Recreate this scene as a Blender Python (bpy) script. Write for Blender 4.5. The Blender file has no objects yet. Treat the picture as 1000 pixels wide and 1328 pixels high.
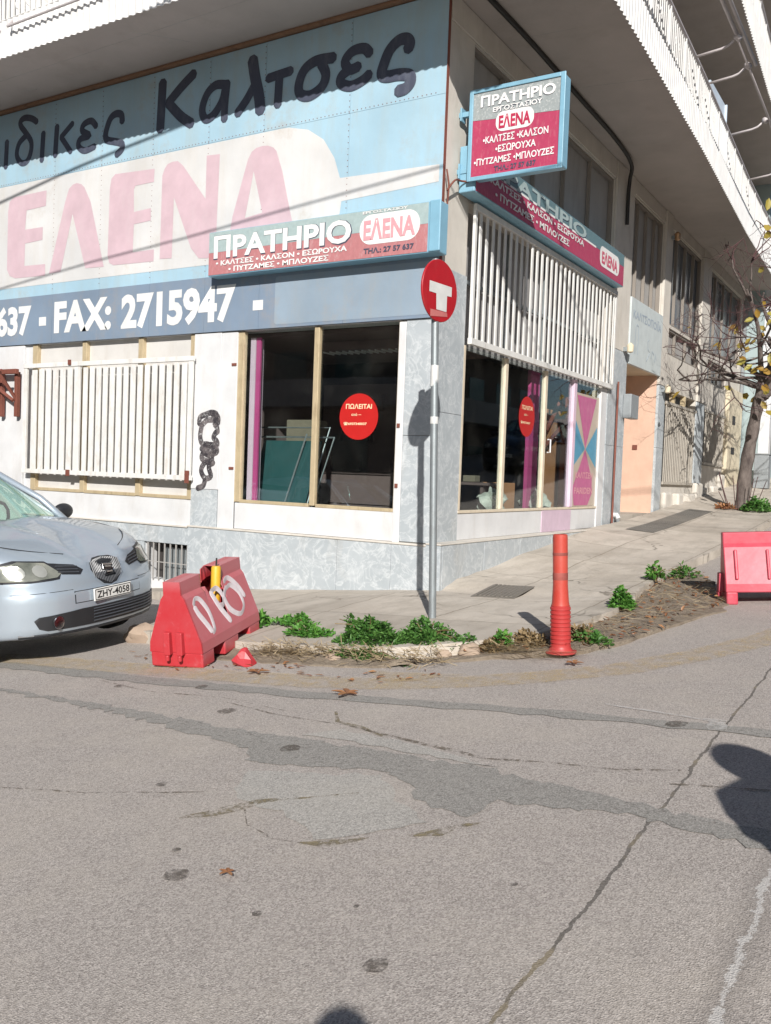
import bpy, bmesh, math, random
from mathutils import Vector, Matrix, noise as mnoise
from mathutils.bvhtree import BVHTree
R = math.radians
rnd = random.Random(7)
SC = bpy.context.scene
COL = SC.collection

# ------------------------------------------------------------------ camera
cam_d = bpy.data.cameras.new('camera'); cam = bpy.data.objects.new('camera', cam_d); COL.objects.link(cam)
CYAW, CPIT, CROL = R(31.5337), R(2.37522), R(2.1253)
fwd = Vector((-math.sin(CYAW)*math.cos(CPIT), math.cos(CYAW)*math.cos(CPIT), -math.sin(CPIT)))
right0 = Vector((math.cos(CYAW), math.sin(CYAW), 0)); up0 = right0.cross(fwd)
right = right0*math.cos(CROL) + up0*math.sin(CROL)
up = up0*math.cos(CROL) - right0*math.sin(CROL)
m = Matrix((right, up, -fwd)).transposed().to_4x4(); m.translation = (5.351, -9.751, 1.411)
cam.matrix_world = m
cam_d.sensor_fit = 'VERTICAL'; cam_d.sensor_height = 24; cam_d.lens = 24*1175.28/1328
cam_d.clip_start = .05; cam_d.clip_end = 600
SC.camera = cam

# ------------------------------------------------------------------ light
SUN_EL = R(28.3); SUN_DIR = Vector((-.530, .848, 0)).normalized()*math.cos(SUN_EL) + Vector((0, 0, -math.sin(SUN_EL)))
w = bpy.data.worlds.new('World'); SC.world = w; w.use_nodes = True
nt = w.node_tree; bg = nt.nodes['Background']
sky = nt.nodes.new('ShaderNodeTexSky'); sky.sky_type = 'NISHITA'; sky.sun_disc = False
sky.sun_elevation = SUN_EL; sky.sun_rotation = math.atan2(-SUN_DIR.x, -SUN_DIR.y); sky.air_density = 1.0; sky.dust_density = .4; sky.ozone_density = 2.5
nt.links.new(sky.outputs[0], bg.inputs[0]); bg.inputs[1].default_value = .05
sl = bpy.data.lights.new('sun', 'SUN'); sl.energy = 4.9; sl.angle = R(.5); sl.color = (1, .965, .92)
so = bpy.data.objects.new('sun', sl); COL.objects.link(so)
so.rotation_euler = (-SUN_DIR).to_track_quat('Z', 'Y').to_euler(); so.location = (10, -20, 15)
SC.view_settings.view_transform = 'Standard'; SC.view_settings.look = 'None'
SC.view_settings.exposure = .29; SC.view_settings.gamma = 1
SC.cycles.max_bounces = 8; SC.cycles.transparent_max_bounces = 16
SC.cycles.use_denoising = True

# ------------------------------------------------------------------ materials
class NT:
    def __init__(s, name):
        s.m = bpy.data.materials.new(name); s.m.use_nodes = True; s.t = s.m.node_tree
        s.b = s.t.nodes['Principled BSDF']; s.out = s.t.nodes['Material Output']
        s.tc = s.t.nodes.new('ShaderNodeTexCoord'); s.vec = s.tc.outputs['Object']
    def n(s, ty, **kw):
        x = s.t.nodes.new('ShaderNode'+ty)
        for k, v in kw.items(): setattr(x, k, v)
        return x
    def l(s, a, b): s.t.links.new(a, b)
    def mapping(s, scale=(1, 1, 1), rot=(0, 0, 0), loc=(0, 0, 0)):
        x = s.n('Mapping'); x.inputs['Scale'].default_value = scale; x.inputs['Rotation'].default_value = rot
        x.inputs['Location'].default_value = loc
        s.l(s.vec, x.inputs[0]); return x.outputs[0]
    def noise(s, scale, detail=4, rough=.55, vec=None, dist=0):
        x = s.n('TexNoise'); x.inputs['Scale'].default_value = scale; x.inputs['Detail'].default_value = detail
        x.inputs['Roughness'].default_value = rough; x.inputs['Distortion'].default_value = dist
        s.l(vec or s.vec, x.inputs['Vector']); return x.outputs['Fac']
    def ramp(s, f, a, b, ca=(0, 0, 0), cb=(1, 1, 1)):
        x = s.n('ValToRGB'); x.color_ramp.elements[0].position = a; x.color_ramp.elements[1].position = b
        x.color_ramp.elements[0].color = (*ca, 1); x.color_ramp.elements[1].color = (*cb, 1)
        s.l(f, x.inputs[0]); return x.outputs[0]
    def mix(s, f, a, b, mode='MIX'):
        x = s.n('Mix', data_type='RGBA', blend_type=mode)
        for k, v in ((0, f), (6, a), (7, b)):
            if isinstance(v, (int, float)): x.inputs[k].default_value = v
            elif isinstance(v, tuple): x.inputs[k].default_value = (*v, 1)
            else: s.l(v, x.inputs[k])
        return x.outputs[2]
    def math(s, op, a, b=0):
        x = s.n('Math', operation=op)
        for k, v in ((0, a), (1, b)):
            if isinstance(v, (int, float)): x.inputs[k].default_value = v
            else: s.l(v, x.inputs[k])
        return x.outputs[0]
    def bump(s, h, strength=.3, dist=.01):
        x = s.n('Bump'); x.inputs['Strength'].default_value = strength; x.inputs['Distance'].default_value = dist
        s.l(h, x.inputs['Height']); s.l(x.outputs[0], s.b.inputs['Normal'])
    def fin(s, col, rough=.6, metal=0, coat=0, spec=.5):
        if isinstance(col, tuple): s.b.inputs['Base Color'].default_value = (*col, 1)
        else: s.l(col, s.b.inputs['Base Color'])
        if isinstance(rough, (int, float)): s.b.inputs['Roughness'].default_value = rough
        else: s.l(rough, s.b.inputs['Roughness'])
        s.b.inputs['Metallic'].default_value = metal; s.b.inputs['Coat Weight'].default_value = coat
        s.b.inputs['Specular IOR Level'].default_value = spec
        return s.m

def sc_(c, f): return tuple(min(1, x*f) for x in c)

def paint(name, c, rough=.6, dirt=.45, dirtc=None, scale=1.0, streak=True, metal=0, coat=0, bump=.1, fine=.12):
    t = NT(name)
    dirtc = dirtc or (c[0]*.55, c[1]*.5, c[2]*.43)
    n1 = t.noise(2.2*scale, 5, .6)
    v = t.mix(t.ramp(n1, .3, .75), sc_(c, 1-fine), sc_(c, 1+fine*.4))
    st = t.noise(3.2*scale, 6, .7, t.mapping((1.0, 1.0, .28) if streak else (1, 1, 1), loc=(3.1, 7.7, 1.3)))
    f = t.math('MULTIPLY', t.ramp(st, .52, .8), dirt)
    v = t.mix(f, v, dirtc)
    fn = t.noise(60*scale, 3)
    v = t.mix(t.math('MULTIPLY', t.ramp(fn, .62, .8), dirt*.35), v, dirtc)
    if bump: t.bump(t.noise(18*scale, 5, .65), bump, .01)
    return t.fin(v, rough, metal, coat)

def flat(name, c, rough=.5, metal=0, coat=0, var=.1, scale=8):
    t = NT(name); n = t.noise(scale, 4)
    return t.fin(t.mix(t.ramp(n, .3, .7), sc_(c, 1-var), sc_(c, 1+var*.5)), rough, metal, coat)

def glass_mat(name, tint=(.93, .97, .96), refl=1.0):
    t = NT(name); t.t.nodes.remove(t.b)
    tr = t.n('BsdfTransparent'); tr.inputs[0].default_value = (*tint, 1)
    gl = t.n('BsdfGlossy'); gl.inputs['Roughness'].default_value = .015; gl.inputs[0].default_value = (.95, .97, 1, 1)
    lw = t.n('LayerWeight'); lw.inputs[0].default_value = .5; fr = t.n('Math', operation='ADD'); t.l(t.math('MULTIPLY', t.math('POWER', lw.outputs['Facing'], 5), .9), fr.inputs[0]); fr.inputs[1].default_value = .075
    nz = t.noise(1.3, 2); b = t.n('Bump'); b.inputs['Strength'].default_value = .03; b.inputs['Distance'].default_value = .02
    t.l(nz, b.inputs['Height']); t.l(b.outputs[0], gl.inputs['Normal'])
    mx = t.n('MixShader'); t.l(t.math('MULTIPLY', fr.outputs[0], refl), mx.inputs[0]); t.l(tr.outputs[0], mx.inputs[1]); t.l(gl.outputs[0], mx.inputs[2])
    # dust film
    df = t.n('BsdfDiffuse'); df.inputs[0].default_value = (.55, .52, .46, 1)
    m2 = t.n('MixShader'); t.l(t.math('MULTIPLY', t.ramp(t.noise(1.5, 5, .6), .5, .9), .02), m2.inputs[0])
    t.l(mx.outputs[0], m2.inputs[1]); t.l(df.outputs[0], m2.inputs[2]); t.l(m2.outputs[0], t.out.inputs[0])
    return t.m

def marble_mat(name, base=(.40, .435, .455), dark=(.315, .35, .37), light=(.54, .565, .575)):
    t = NT(name)
    geo = t.n('NewGeometry')
    off = t.n('Vector Math' if False else 'VectorMath', operation='ADD')
    sc = t.n('VectorMath', operation='SCALE'); cb = t.n('CombineXYZ')
    t.l(geo.outputs['Random Per Island'], cb.inputs[0]); t.l(geo.outputs['Random Per Island'], cb.inputs[2])
    t.l(cb.outputs[0], sc.inputs[0]); sc.inputs['Scale'].default_value = 37
    t.l(t.vec, off.inputs[0]); t.l(sc.outputs[0], off.inputs[1]); v = off.outputs[0]
    c = t.mix(t.ramp(t.noise(1.1, 7, .6, v, 1.2), .3, .7), dark, base)
    c = t.mix(t.ramp(t.noise(3.2, 8, .65, v, 2.5), .5, .72), c, light)
    vn = t.math('ABSOLUTE', t.math('SUBTRACT', t.noise(2.4, 7, .6, v, 1.6), .5))
    c = t.mix(t.math('MULTIPLY', t.ramp(vn, .0, .03, (1, 1, 1), (0, 0, 0)), .5), c, (.66, .68, .68))
    c = t.mix(t.math('MULTIPLY', geo.outputs['Random Per Island'], .28), c, light)
    st = t.ramp(t.noise(2, 6, .7, t.mapping((1, 1, .5))), .55, .85)
    c = t.mix(t.math('MULTIPLY', st, .45), c, (.36, .32, .26))
    return t.fin(c, .42)

MAT = {}
MAT['plaster'] = paint('plaster', (.60, .56, .50), .8, .45, scale=1.2)
MAT['white'] = paint('white_paint', (.655, .655, .655), .55, .32, (.42, .36, .29))
MAT['panelwhite'] = paint('panel_white', (.60, .58, .55), .6, .4, (.40, .34, .28))
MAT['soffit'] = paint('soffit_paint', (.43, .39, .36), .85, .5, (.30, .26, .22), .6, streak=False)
MAT['fascia'] = paint('fascia_paint', (.74, .73, .71), .5, .3, (.45, .40, .34), 1.5)
MAT['oldbars'] = paint('old_bar_paint', (.46, .42, .36), .6, .7, (.22, .16, .11), 4)
MAT['darkboard'] = paint('dark_board', (.11, .105, .10), .5, .4)
MAT['beige2'] = paint('grey_board', (.30, .29, .285), .6, .4)
MAT['beige'] = paint('beige_board', (.37, .355, .335), .7, .5)
MAT['creamframe'] = paint('cream_frame', (.66, .57, .44), .5, .5, (.36, .25, .15), 3)
MAT['brownframe'] = paint('brown_frame', (.25, .22, .19), .6, .5)
MAT['gold'] = paint('gold_frame', (.58, .47, .30), .45, .6, (.25, .16, .09), 3, metal=.25)
MAT['bars'] = paint('bar_paint', (.72, .71, .68), .55, .5, (.33, .25, .17), 2.5)
MAT['marble'] = marble_mat('grey_marble')
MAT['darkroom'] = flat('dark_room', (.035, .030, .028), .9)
MAT['roomwall'] = flat('room_wall', (.15, .105, .10), .9)
MAT['black'] = flat('black_rubber', (.018, .018, .02), .6)
MAT['glass'] = glass_mat('shop_glass')
MAT['steel'] = paint('galvanised_steel', (.30, .33, .34), .5, .6, (.16, .15, .14), 4, metal=.5)
MAT['rust'] = paint('rusty_red', (.19, .06, .04), .7, .6, (.10, .04, .02), 5)
MAT['pink'] = paint('pink_film', (.50, .07, .23), .5, .25, (.40, .16, .24), 2)
MAT['palepink'] = paint('pale_pink', (.66, .50, .60), .5, .2)
MAT['lilac'] = paint('lilac_board', (.60, .46, .55), .5, .35, (.45, .36, .38), 2)
MAT['peach'] = paint('peach_door', (.66, .44, .33), .55, .35, (.48, .30, .20), 1.6)
MAT['signk'] = paint('faded_sign', (.55, .60, .60), .55, .3, (.40, .40, .36), 2)
MAT['greybox'] = flat('grey_box', (.26, .28, .29), .5)
MAT['cream'] = paint('cream_paint', (.66, .58, .43), .7, .4)
MAT['turq'] = paint('turquoise_paint', (.36, .44, .44), .6, .3)
MAT['cable'] = flat('cable_black', (.02, .018, .016), .6)
MAT['brass'] = flat('brass_lamp', (.45, .28, .16), .4, .6)

# asphalt -----------------------------------------------------------
def asphalt(name, lo, hi, tint=(.42, .39, .33), crack=False):
    t = NT(name)
    big = t.noise(.55, 6, .6); mid = t.noise(4, 5, .65)
    c = t.mix(t.ramp(big, .3, .72), sc_(lo, .84), sc_(lo, 1.06))
    c = t.mix(t.math('MULTIPLY', t.ramp(mid, .45, .75), .5), c, sc_(hi, .85))
    vo = t.n('TexVoronoi'); vo.inputs['Scale'].default_value = 165; t.l(t.vec, vo.inputs['Vector'])
    c = t.mix(t.math('MULTIPLY', t.ramp(vo.outputs['Color'], .1, .95), .62), sc_(lo, .62), c) if False else t.mix(.62, c, t.mix(t.ramp(vo.outputs['Color'], .15, .85), sc_(lo, .60), sc_(hi, 1.18)))
    v2 = t.n('TexVoronoi'); v2.inputs['Scale'].default_value = 70; t.l(t.vec, v2.inputs['Vector'])
    c = t.mix(t.math('MULTIPLY', t.ramp(v2.outputs['Distance'], .05, .22, (1, 1, 1), (0, 0, 0)), .20), c, sc_(lo, .42))
    # warm dusty zones
    c = t.mix(t.math('MULTIPLY', t.ramp(t.noise(.9, 5, .7, t.mapping(loc=(11, 3, 0))), .48, .78), .45), c, tint)
    # oily dark smudges
    c = t.mix(t.math('MULTIPLY', t.ramp(t.noise(1.7, 6, .75, t.mapping(loc=(5, 23, 0))), .62, .85), .30), c, sc_(lo, .45))
    if crack:
        sx = t.n('SeparateXYZ'); t.l(t.vec, sx.inputs[0])
        wob = t.math('MULTIPLY', t.math('SUBTRACT', t.noise(2.2, 5, .7), .5), .10)
        d = t.math('ABSOLUTE', t.math('SUBTRACT', t.math('ADD', sx.outputs[0], wob), 4.34))
        wd = t.math('MULTIPLY', t.noise(6, 4, .7), .016)
        f = t.math('LESS_THAN', d, wd)
        cc = t.mix(t.ramp(t.noise(3, 3), .5, .62), (.055, .05, .042), (.20, .16, .085))
        c = t.mix(t.math('MULTIPLY', f, .68), c, cc)
        d2 = t.math('ABSOLUTE', t.math('SUBTRACT', t.math('ADD', sx.outputs[0], t.math('MULTIPLY', wob, 1.2)), 4.885))
        c = t.mix(t.math('MULTIPLY', t.ramp(d2, .0, .09, (1, 1, 1), (0, 0, 0)), .5), c, sc_(lo, .55))
        c = t.mix(t.math('MULTIPLY', t.math('LESS_THAN', d2, t.math('MULTIPLY', t.ramp(t.noise(9, 6, .85), .42, .7), .035)), .6), c, (.66, .64, .61))
    h = t.math('ADD', t.math('MULTIPLY', vo.outputs['Distance'], .6), t.noise(160, 2))
    t.bump(h, .55, .006)
    return t.fin(c, .9, spec=.3)
MAT['asphalt'] = asphalt('asphalt', (.358, .318, .288), (.545, .496, .454), tint=(.52, .465, .395), crack=True)
MAT['asphaltpatch'] = asphalt('asphalt_patch', (.275, .260, .238), (.40, .38, .35), tint=(.34, .32, .29))
MAT['asphaltlight'] = asphalt('asphalt_light', (.365, .345, .315), (.55, .52, .48), tint=(.50, .46, .40))

def worn_edge(mname, lo, hi):
    m_ = MAT[mname]; t_ = m_.node_tree; b = t_.nodes['Principled BSDF']; tc = t_.nodes.new('ShaderNodeTexCoord'); n_ = t_.nodes.new('ShaderNodeTexNoise'); n_.inputs['Scale'].default_value = 26; n_.inputs['Detail'].default_value = 6; n_.inputs['Roughness'].default_value = .75
    r = t_.nodes.new('ShaderNodeValToRGB'); r.color_ramp.elements[0].position = lo; r.color_ramp.elements[1].position = hi; r.color_ramp.elements[0].color = (.25, .25, .25, 1)
    t_.links.new(tc.outputs['Object'], n_.inputs['Vector']); t_.links.new(n_.outputs['Fac'], r.inputs[0]); t_.links.new(r.outputs[0], b.inputs['Alpha'])
worn_edge('asphaltpatch', .28, .44)

def concrete():
    t = NT('pavement_concrete')
    c = t.mix(t.ramp(t.noise(.8, 7, .65), .3, .72), (.44, .385, .32), (.64, .575, .495))
    c = t.mix(t.math('MULTIPLY', t.ramp(t.noise(3.5, 8, .7, t.mapping((1, .35, 1), (0, 0, .3))), .46, .72), .65), c, (.30, .26, .21))
    c = t.mix(t.math('MULTIPLY', t.ramp(t.noise(45, 4, .7), .4, .8), .35), c, (.56, .53, .47))
    br = t.n('TexBrick'); br.offset = .0; br.squash = 1
    t.l(t.mapping((1, 1, 0), loc=(.15, .4, 0)), br.inputs['Vector']); br.inputs['Scale'].default_value = 1
    br.inputs['Brick Width'].default_value = 1.25; br.inputs['Row Height'].default_value = 1.5
    br.inputs['Mortar Size'].default_value = .012; br.inputs['Mortar Smooth'].default_value = .35; br.inputs['Bias'].default_value = 0
    br.inputs['Color1'].default_value = (1, 1, 1, 1); br.inputs['Color2'].default_value = (.82, .82, .82, 1); br.inputs['Mortar'].default_value = (.58, .56, .53, 1)
    dn = t.n('VectorMath', operation='ADD'); nz = t.n('TexNoise'); nz.inputs['Scale'].default_value = 3; t.l(t.vec, nz.inputs['Vector'])
    c = t.mix(.9, c, br.outputs['Color'], 'MULTIPLY')
    cr = t.n('TexVoronoi', feature='DISTANCE_TO_EDGE'); cr.inputs['Scale'].default_value = .62
    ad = t.n('VectorMath', operation='ADD'); s2 = t.n('VectorMath', operation='SCALE'); s2.inputs['Scale'].default_value = .5
    t.l(nz.outputs['Color'], s2.inputs[0]); t.l(t.mapping((1, 1, 0)), ad.inputs[0]); t.l(s2.outputs[0], ad.inputs[1]); t.l(ad.outputs[0], cr.inputs['Vector'])
    f = t.math('MULTIPLY', t.ramp(cr.outputs['Distance'], .002, .012, (1, 1, 1), (0, 0, 0)), t.ramp(t.noise(.7, 3), .45, .6))
    c = t.mix(t.math('MULTIPLY', f, .75), c, (.13, .11, .085))
    t.bump(t.noise(30, 6, .7), .5, .012)
    return t.fin(c, .9, spec=.3)
MAT['concrete'] = concrete()

def dirt():
    t = NT('dirt')
    c = t.mix(t.ramp(t.noise(6, 8, .7), .3, .7), (.20, .155, .115), (.42, .345, .26))
    c = t.mix(t.math('MULTIPLY', t.ramp(t.noise(40, 5, .8), .5, .8), .6), c, (.42, .36, .28))
    t.bump(t.noise(25, 8, .8), 1, .04); return t.fin(c, .95)
MAT['dirt'] = dirt()

# ------------------------------------------------------------------ mesh helpers
def finish(name, bm, mat, parent=None, smooth=False, auto=None, bevel=0, loc=None):
    me = bpy.data.meshes.new(name); bmesh.ops.recalc_face_normals(bm, faces=bm.faces[:]) ; bm.to_mesh(me); bm.free()
    o = bpy.data.objects.new(name, me); COL.objects.link(o)
    for mm in (mat if isinstance(mat, (list, tuple)) else [mat]):
        me.materials.append(MAT[mm] if isinstance(mm, str) else mm)
    if smooth:
        for p in me.polygons: p.use_smooth = True
        if auto: me.set_sharp_from_angle(angle=R(auto))
    if parent:
        o.parent = parent
        a = parent
        while a and not a.get('local'): a = a.parent
        if not a:
            bpy.context.view_layer.update(); o.matrix_parent_inverse = parent.matrix_world.inverted()
    if bevel:
        b = o.modifiers.new('bevel', 'BEVEL'); b.width = bevel; b.segments = 2; b.limit_method = 'ANGLE'; b.angle_limit = R(40)
    return o

def thing(name, label, cat, loc=(0, 0, 0), rot=(0, 0, 0), scale=1, group=None, local=False):
    o = bpy.data.objects.new(name, None); COL.objects.link(o); o.location = loc; o.rotation_euler = rot; o.scale = (scale,)*3
    o['label'] = label; o['category'] = cat
    if group: o['group'] = group
    if local: o['local'] = 1
    o.empty_display_size = .2
    bpy.context.view_layer.update()
    return o

def tag(o, label, cat, group=None):
    o['label'] = label; o['category'] = cat
    if group: o['group'] = group
    return o

def box(bm, x0, x1, y0, y1, z0, z1, mi=0):
    v = [bm.verts.new(p) for p in ((x0, y0, z0), (x1, y0, z0), (x1, y1, z0), (x0, y1, z0), (x0, y0, z1), (x1, y0, z1), (x1, y1, z1), (x0, y1, z1))]
    for f in ((0, 3, 2, 1), (4, 5, 6, 7), (0, 1, 5, 4), (1, 2, 6, 5), (2, 3, 7, 6), (3, 0, 4, 7)):
        bm.faces.new([v[i] for i in f]).material_index = mi
    return v

def obox(bm, o, ax, ay, az, mi=0):
    """box spanned from corner o by three vectors"""
    o, ax, ay, az = Vector(o), Vector(ax), Vector(ay), Vector(az)
    P = [o, o+ax, o+ax+ay, o+ay, o+az, o+ax+az, o+ax+ay+az, o+ay+az]
    v = [bm.verts.new(p) for p in P]
    for f in ((0, 3, 2, 1), (4, 5, 6, 7), (0, 1, 5, 4), (1, 2, 6, 5), (2, 3, 7, 6), (3, 0, 4, 7)):
        bm.faces.new([v[i] for i in f]).material_index = mi

EACH = {'marble_cladding', 'pilaster', 'window_board', 'ledge', 'beam', 'kick_panel', 'hinge', 'panel', 'bracket', 'clamp', 'inner_wall', 'housing', 'vent', 'wall_socket', 'column', 'shop_window', 'fascia', 'room', 'lettering'}
def boxes(name, L, mat, parent=None, bevel=0, mi=None):
    if name in EACH and parent and len(L) > 1:
        return [boxes(name, [b], mat, parent, bevel) for b in L][-1]
    bm = bmesh.new()
    for k, b in enumerate(L): box(bm, *b[:6], mi=(b[6] if len(b) > 6 else 0))
    return finish(name, bm, mat, parent, bevel=bevel)

def tube(bm, pts, r, n=8, caps=True, flat=None):
    """swept tube; r number or list; flat=(axis index, factor) squashes the section along one axis"""
    pts = [Vector(p) for p in pts]; rs = r if isinstance(r, (list, tuple)) else [r]*len(pts)
    rings = []; prev = None
    for i, p in enumerate(pts):
        d = (pts[min(i+1, len(pts)-1)]-pts[max(i-1, 0)])
        d = d.normalized() if d.length > 1e-9 else Vector((0, 0, 1))
        if prev is None:
            a = Vector((0, 0, 1)) if abs(d.z) < .9 else Vector((1, 0, 0))
            u = d.cross(a).normalized()
        else:
            u = (prev - d*prev.dot(d)).normalized()
        prev = u; v = d.cross(u)
        ring = []
        for k in range(n):
            a = 2*math.pi*k/n; q = (u*math.cos(a)+v*math.sin(a))*rs[i]
            if flat: q[flat[0]] *= flat[1]
            ring.append(bm.verts.new(p+q))
        rings.append(ring)
    for a, b in zip(rings, rings[1:]):
        for k in range(n): bm.faces.new((a[k], a[(k+1) % n], b[(k+1) % n], b[k]))
    if caps:
        bm.faces.new(rings[0][::-1]); bm.faces.new(rings[-1])

def lathe(bm, prof, c=(0, 0, 0), n=24, axis=None):
    c = Vector(c); rings = []
    for r, z in prof:
        rings.append([bm.verts.new(c+Vector((r*math.cos(2*math.pi*k/n), r*math.sin(2*math.pi*k/n), z))) for k in range(n)])
    for a, b in zip(rings, rings[1:]):
        for k in range(n): bm.faces.new((a[k], a[(k+1) % n], b[(k+1) % n], b[k]))
    bm.faces.new(rings[0][::-1]); bm.faces.new(rings[-1])

def curve_mesh(polys, extr=0.0, off=0.0):
    """filled flat shapes with holes (even-odd) -> verts, faces in the xy plane"""
    cu = bpy.data.curves.new('shape', 'CURVE'); cu.dimensions = '2D'; cu.fill_mode = 'BOTH'; cu.extrude = extr; cu.offset = off
    for P in polys:
        s = cu.splines.new('POLY'); s.points.add(len(P)-1); s.use_cyclic_u = True
        for k, p in enumerate(P): s.points[k].co = (p[0], p[1], 0, 1)
    return _ev(cu)

def _ev(cu):
    o = bpy.data.objects.new('shape', cu); COL.objects.link(o)
    dg = bpy.context.evaluated_depsgraph_get(); me = bpy.data.meshes.new_from_object(o.evaluated_get(dg))
    V = [v.co.copy() for v in me.vertices]; F = [tuple(p.vertices) for p in me.polygons]
    bpy.data.objects.remove(o); bpy.data.curves.remove(cu); bpy.data.meshes.remove(me)
    return V, F

def text_mesh(body, bold=0.0, shear=0.0, extr=.0, spacing=1.0):
    body = body.translate(str.maketrans('ΑΒΕΖΗΙΚΜΝΟΡΤΥΧ', 'ABEZHIKMNOPTYX'))   # same shapes, cleaner outlines
    cu = bpy.data.curves.new('text', 'FONT'); cu.body = body; cu.offset = bold; cu.shear = shear; cu.extrude = extr; cu.space_character = spacing
    cu.resolution_u = 3
    return _ev(cu)

AX_A = (Vector((1, 0, 0)), Vector((0, 0, 1)), Vector((0, -1, 0)))   # facade facing -y
AX_B = (Vector((0, 1, 0)), Vector((0, 0, 1)), Vector((1, 0, 0)))    # facade facing +x

def put_flat(bm, VF, o, ax, box2=None, d=.003, mi=0):
    """place flat geometry on plane (o, ax) ; box2 = (u0,u1,v0,v1) target bounds"""
    V, F = VF; o = Vector(o)
    if box2:
        xs = [v.x for v in V]; ys = [v.y for v in V]
        sx = (box2[1]-box2[0])/(max(xs)-min(xs)); sy = (box2[3]-box2[2])/(max(ys)-min(ys))
        Q = [((v.x-min(xs))*sx+box2[0], (v.y-min(ys))*sy+box2[2], v.z) for v in V]
    else: Q = [tuple(v) for v in V]
    vs = [bm.verts.new(o+ax[0]*q[0]+ax[1]*q[1]+ax[2]*(d+q[2]*.0)) for q in Q]
    for f in F:
        try: bm.faces.new([vs[i] for i in f]).material_index = mi
        except ValueError: pass

def texts(name, items, mat, parent, o, ax, d=.004):
    """items: (body, u0,u1,v0,v1[,bold])"""
    for it in items:
        bm = bmesh.new(); put_flat(bm, text_mesh(it[0], it[5] if len(it) > 5 else .02), o, ax, it[1:5], d)
        r_ = finish(name, bm, mat, parent)
    return r_

def roundrect(u0, u1, v0, v1, r, n=8):
    P = []
    for cx, cy, a0 in ((u1-r, v0+r, -90), (u1-r, v1-r, 0), (u0+r, v1-r, 90), (u0+r, v0+r, 180)):
        for k in range(n+1):
            a = R(a0+90*k/n); P.append((cx+r*math.cos(a), cy+r*math.sin(a)))
    return P

def shape(name, polys, mat, parent, o, ax, d=.003, thick=None):
    bm = bmesh.new(); put_flat(bm, curve_mesh(polys), o, ax, None, d)
    return finish(name, bm, mat, parent)

def interp(T, x):
    if x <= T[0][0]: return T[0][1]
    for (a, b), (c, d) in zip(T, T[1:]):
        if x <= c: return b+(d-b)*(x-a)/(c-a)
    return T[-1][1]

# ------------------------------------------------------------------ ground heights
def zr(x, y):
    z = -.12+.08*min(x, 8)+.05*y
    if y > 0: z += .0008*y*y
    return z
ZB = [(0, .02), (.36, .13), (1.5, .222), (2.41, .346), (3.5, .435), (4.45, .56), (5.4, .61), (7.6, .70), (9.9, .86), (14.66, 1.22), (18.9, 1.57), (60, 5.0)]
def zp(x, y):
    k = zr(x, y)+.12
    if x <= 0: a, t = .09*x+.02*max(0, 1+x), -y/3.25
    elif y >= 0: a, t = interp(ZB, y), x/2.45
    else: a, t = .02, max(x/2.45, -y/3.25)
    t = max(0, min(1, t)); return a+(k-a)*t

def sheet(name, poly, zf, step, mat, off=0.0, skirt=0.0, jit=0.0, kind='structure'):
    bm = bmesh.new(); V, F = curve_mesh([poly])
    vs = [bm.verts.new((v.x, v.y, 0)) for v in V]
    for f in F: bm.faces.new([vs[i] for i in f])
    xs = [p[0] for p in poly]; ys = [p[1] for p in poly]
    for ax, lo, hi in ((0, min(xs), max(xs)), (1, min(ys), max(ys))):
        c = math.floor(lo/step)*step+step*.37
        while c < hi:
            if c > lo:
                co = Vector((c, 0, 0)) if ax == 0 else Vector((0, c, 0)); no = Vector((1, 0, 0)) if ax == 0 else Vector((0, 1, 0))
                bmesh.ops.bisect_plane(bm, geom=bm.verts[:]+bm.edges[:]+bm.faces[:], plane_co=co, plane_no=no)
            c += step
    bmesh.ops.remove_doubles(bm, verts=bm.verts, dist=1e-4)
    be = [e for e in bm.edges if e.is_boundary]
    for v in bm.verts:
        v.co.z = zf(v.co.x, v.co.y)+off
        if jit and not v.is_boundary: v.co.z += jit*(mnoise.noise(v.co*3)+.6*mnoise.noise(v.co*9))
    if skirt:
        r = bmesh.ops.extrude_edge_only(bm, edges=be)
        for e in r['geom']:
            if isinstance(e, bmesh.types.BMVert): e.co.z -= skirt
    o = finish(name, bm, mat, smooth=True, auto=35)
    for p in o.data.polygons:
        pass
    if kind: o['kind'] = kind
    return o

def ribbon(name, pts, widths, zf, mat, off=.006, jit=.0, kind='structure'):
    L, Rr = [], []
    P = []
    for (a, b) in zip(pts, pts[1:]):
        n = max(2, int(math.dist(a, b)/.12))
        P += [(a[0]+(b[0]-a[0])*k/n, a[1]+(b[1]-a[1])*k/n) for k in range(n)]
    P.append(pts[-1])
    for i, p in enumerate(P):
        q0, q1 = P[max(0, i-1)], P[min(len(P)-1, i+1)]
        d = Vector((q1[0]-q0[0], q1[1]-q0[1])).normalized(); nn = Vector((-d.y, d.x))
        wd = widths if isinstance(widths, (int, float)) else interp([(k/(len(widths)-1), x) for k, x in enumerate(widths)], i/(len(P)-1))
        L.append((p[0]+nn.x*(wd/2+rnd.uniform(-jit, jit)), p[1]+nn.y*(wd/2+rnd.uniform(-jit, jit))))
        Rr.append((p[0]-nn.x*(wd/2+rnd.uniform(-jit, jit)), p[1]-nn.y*(wd/2+rnd.uniform(-jit, jit))))
    bm = bmesh.new()
    lv = [bm.verts.new((*p, zf(*p)+off)) for p in L]; rv = [bm.verts.new((*p, zf(*p)+off)) for p in Rr]
    for i in range(len(P)-1): bm.faces.new((lv[i], rv[i], rv[i+1], lv[i+1]))
    o = finish(name, bm, mat); 
    if kind: o['kind'] = kind
    return o

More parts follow.
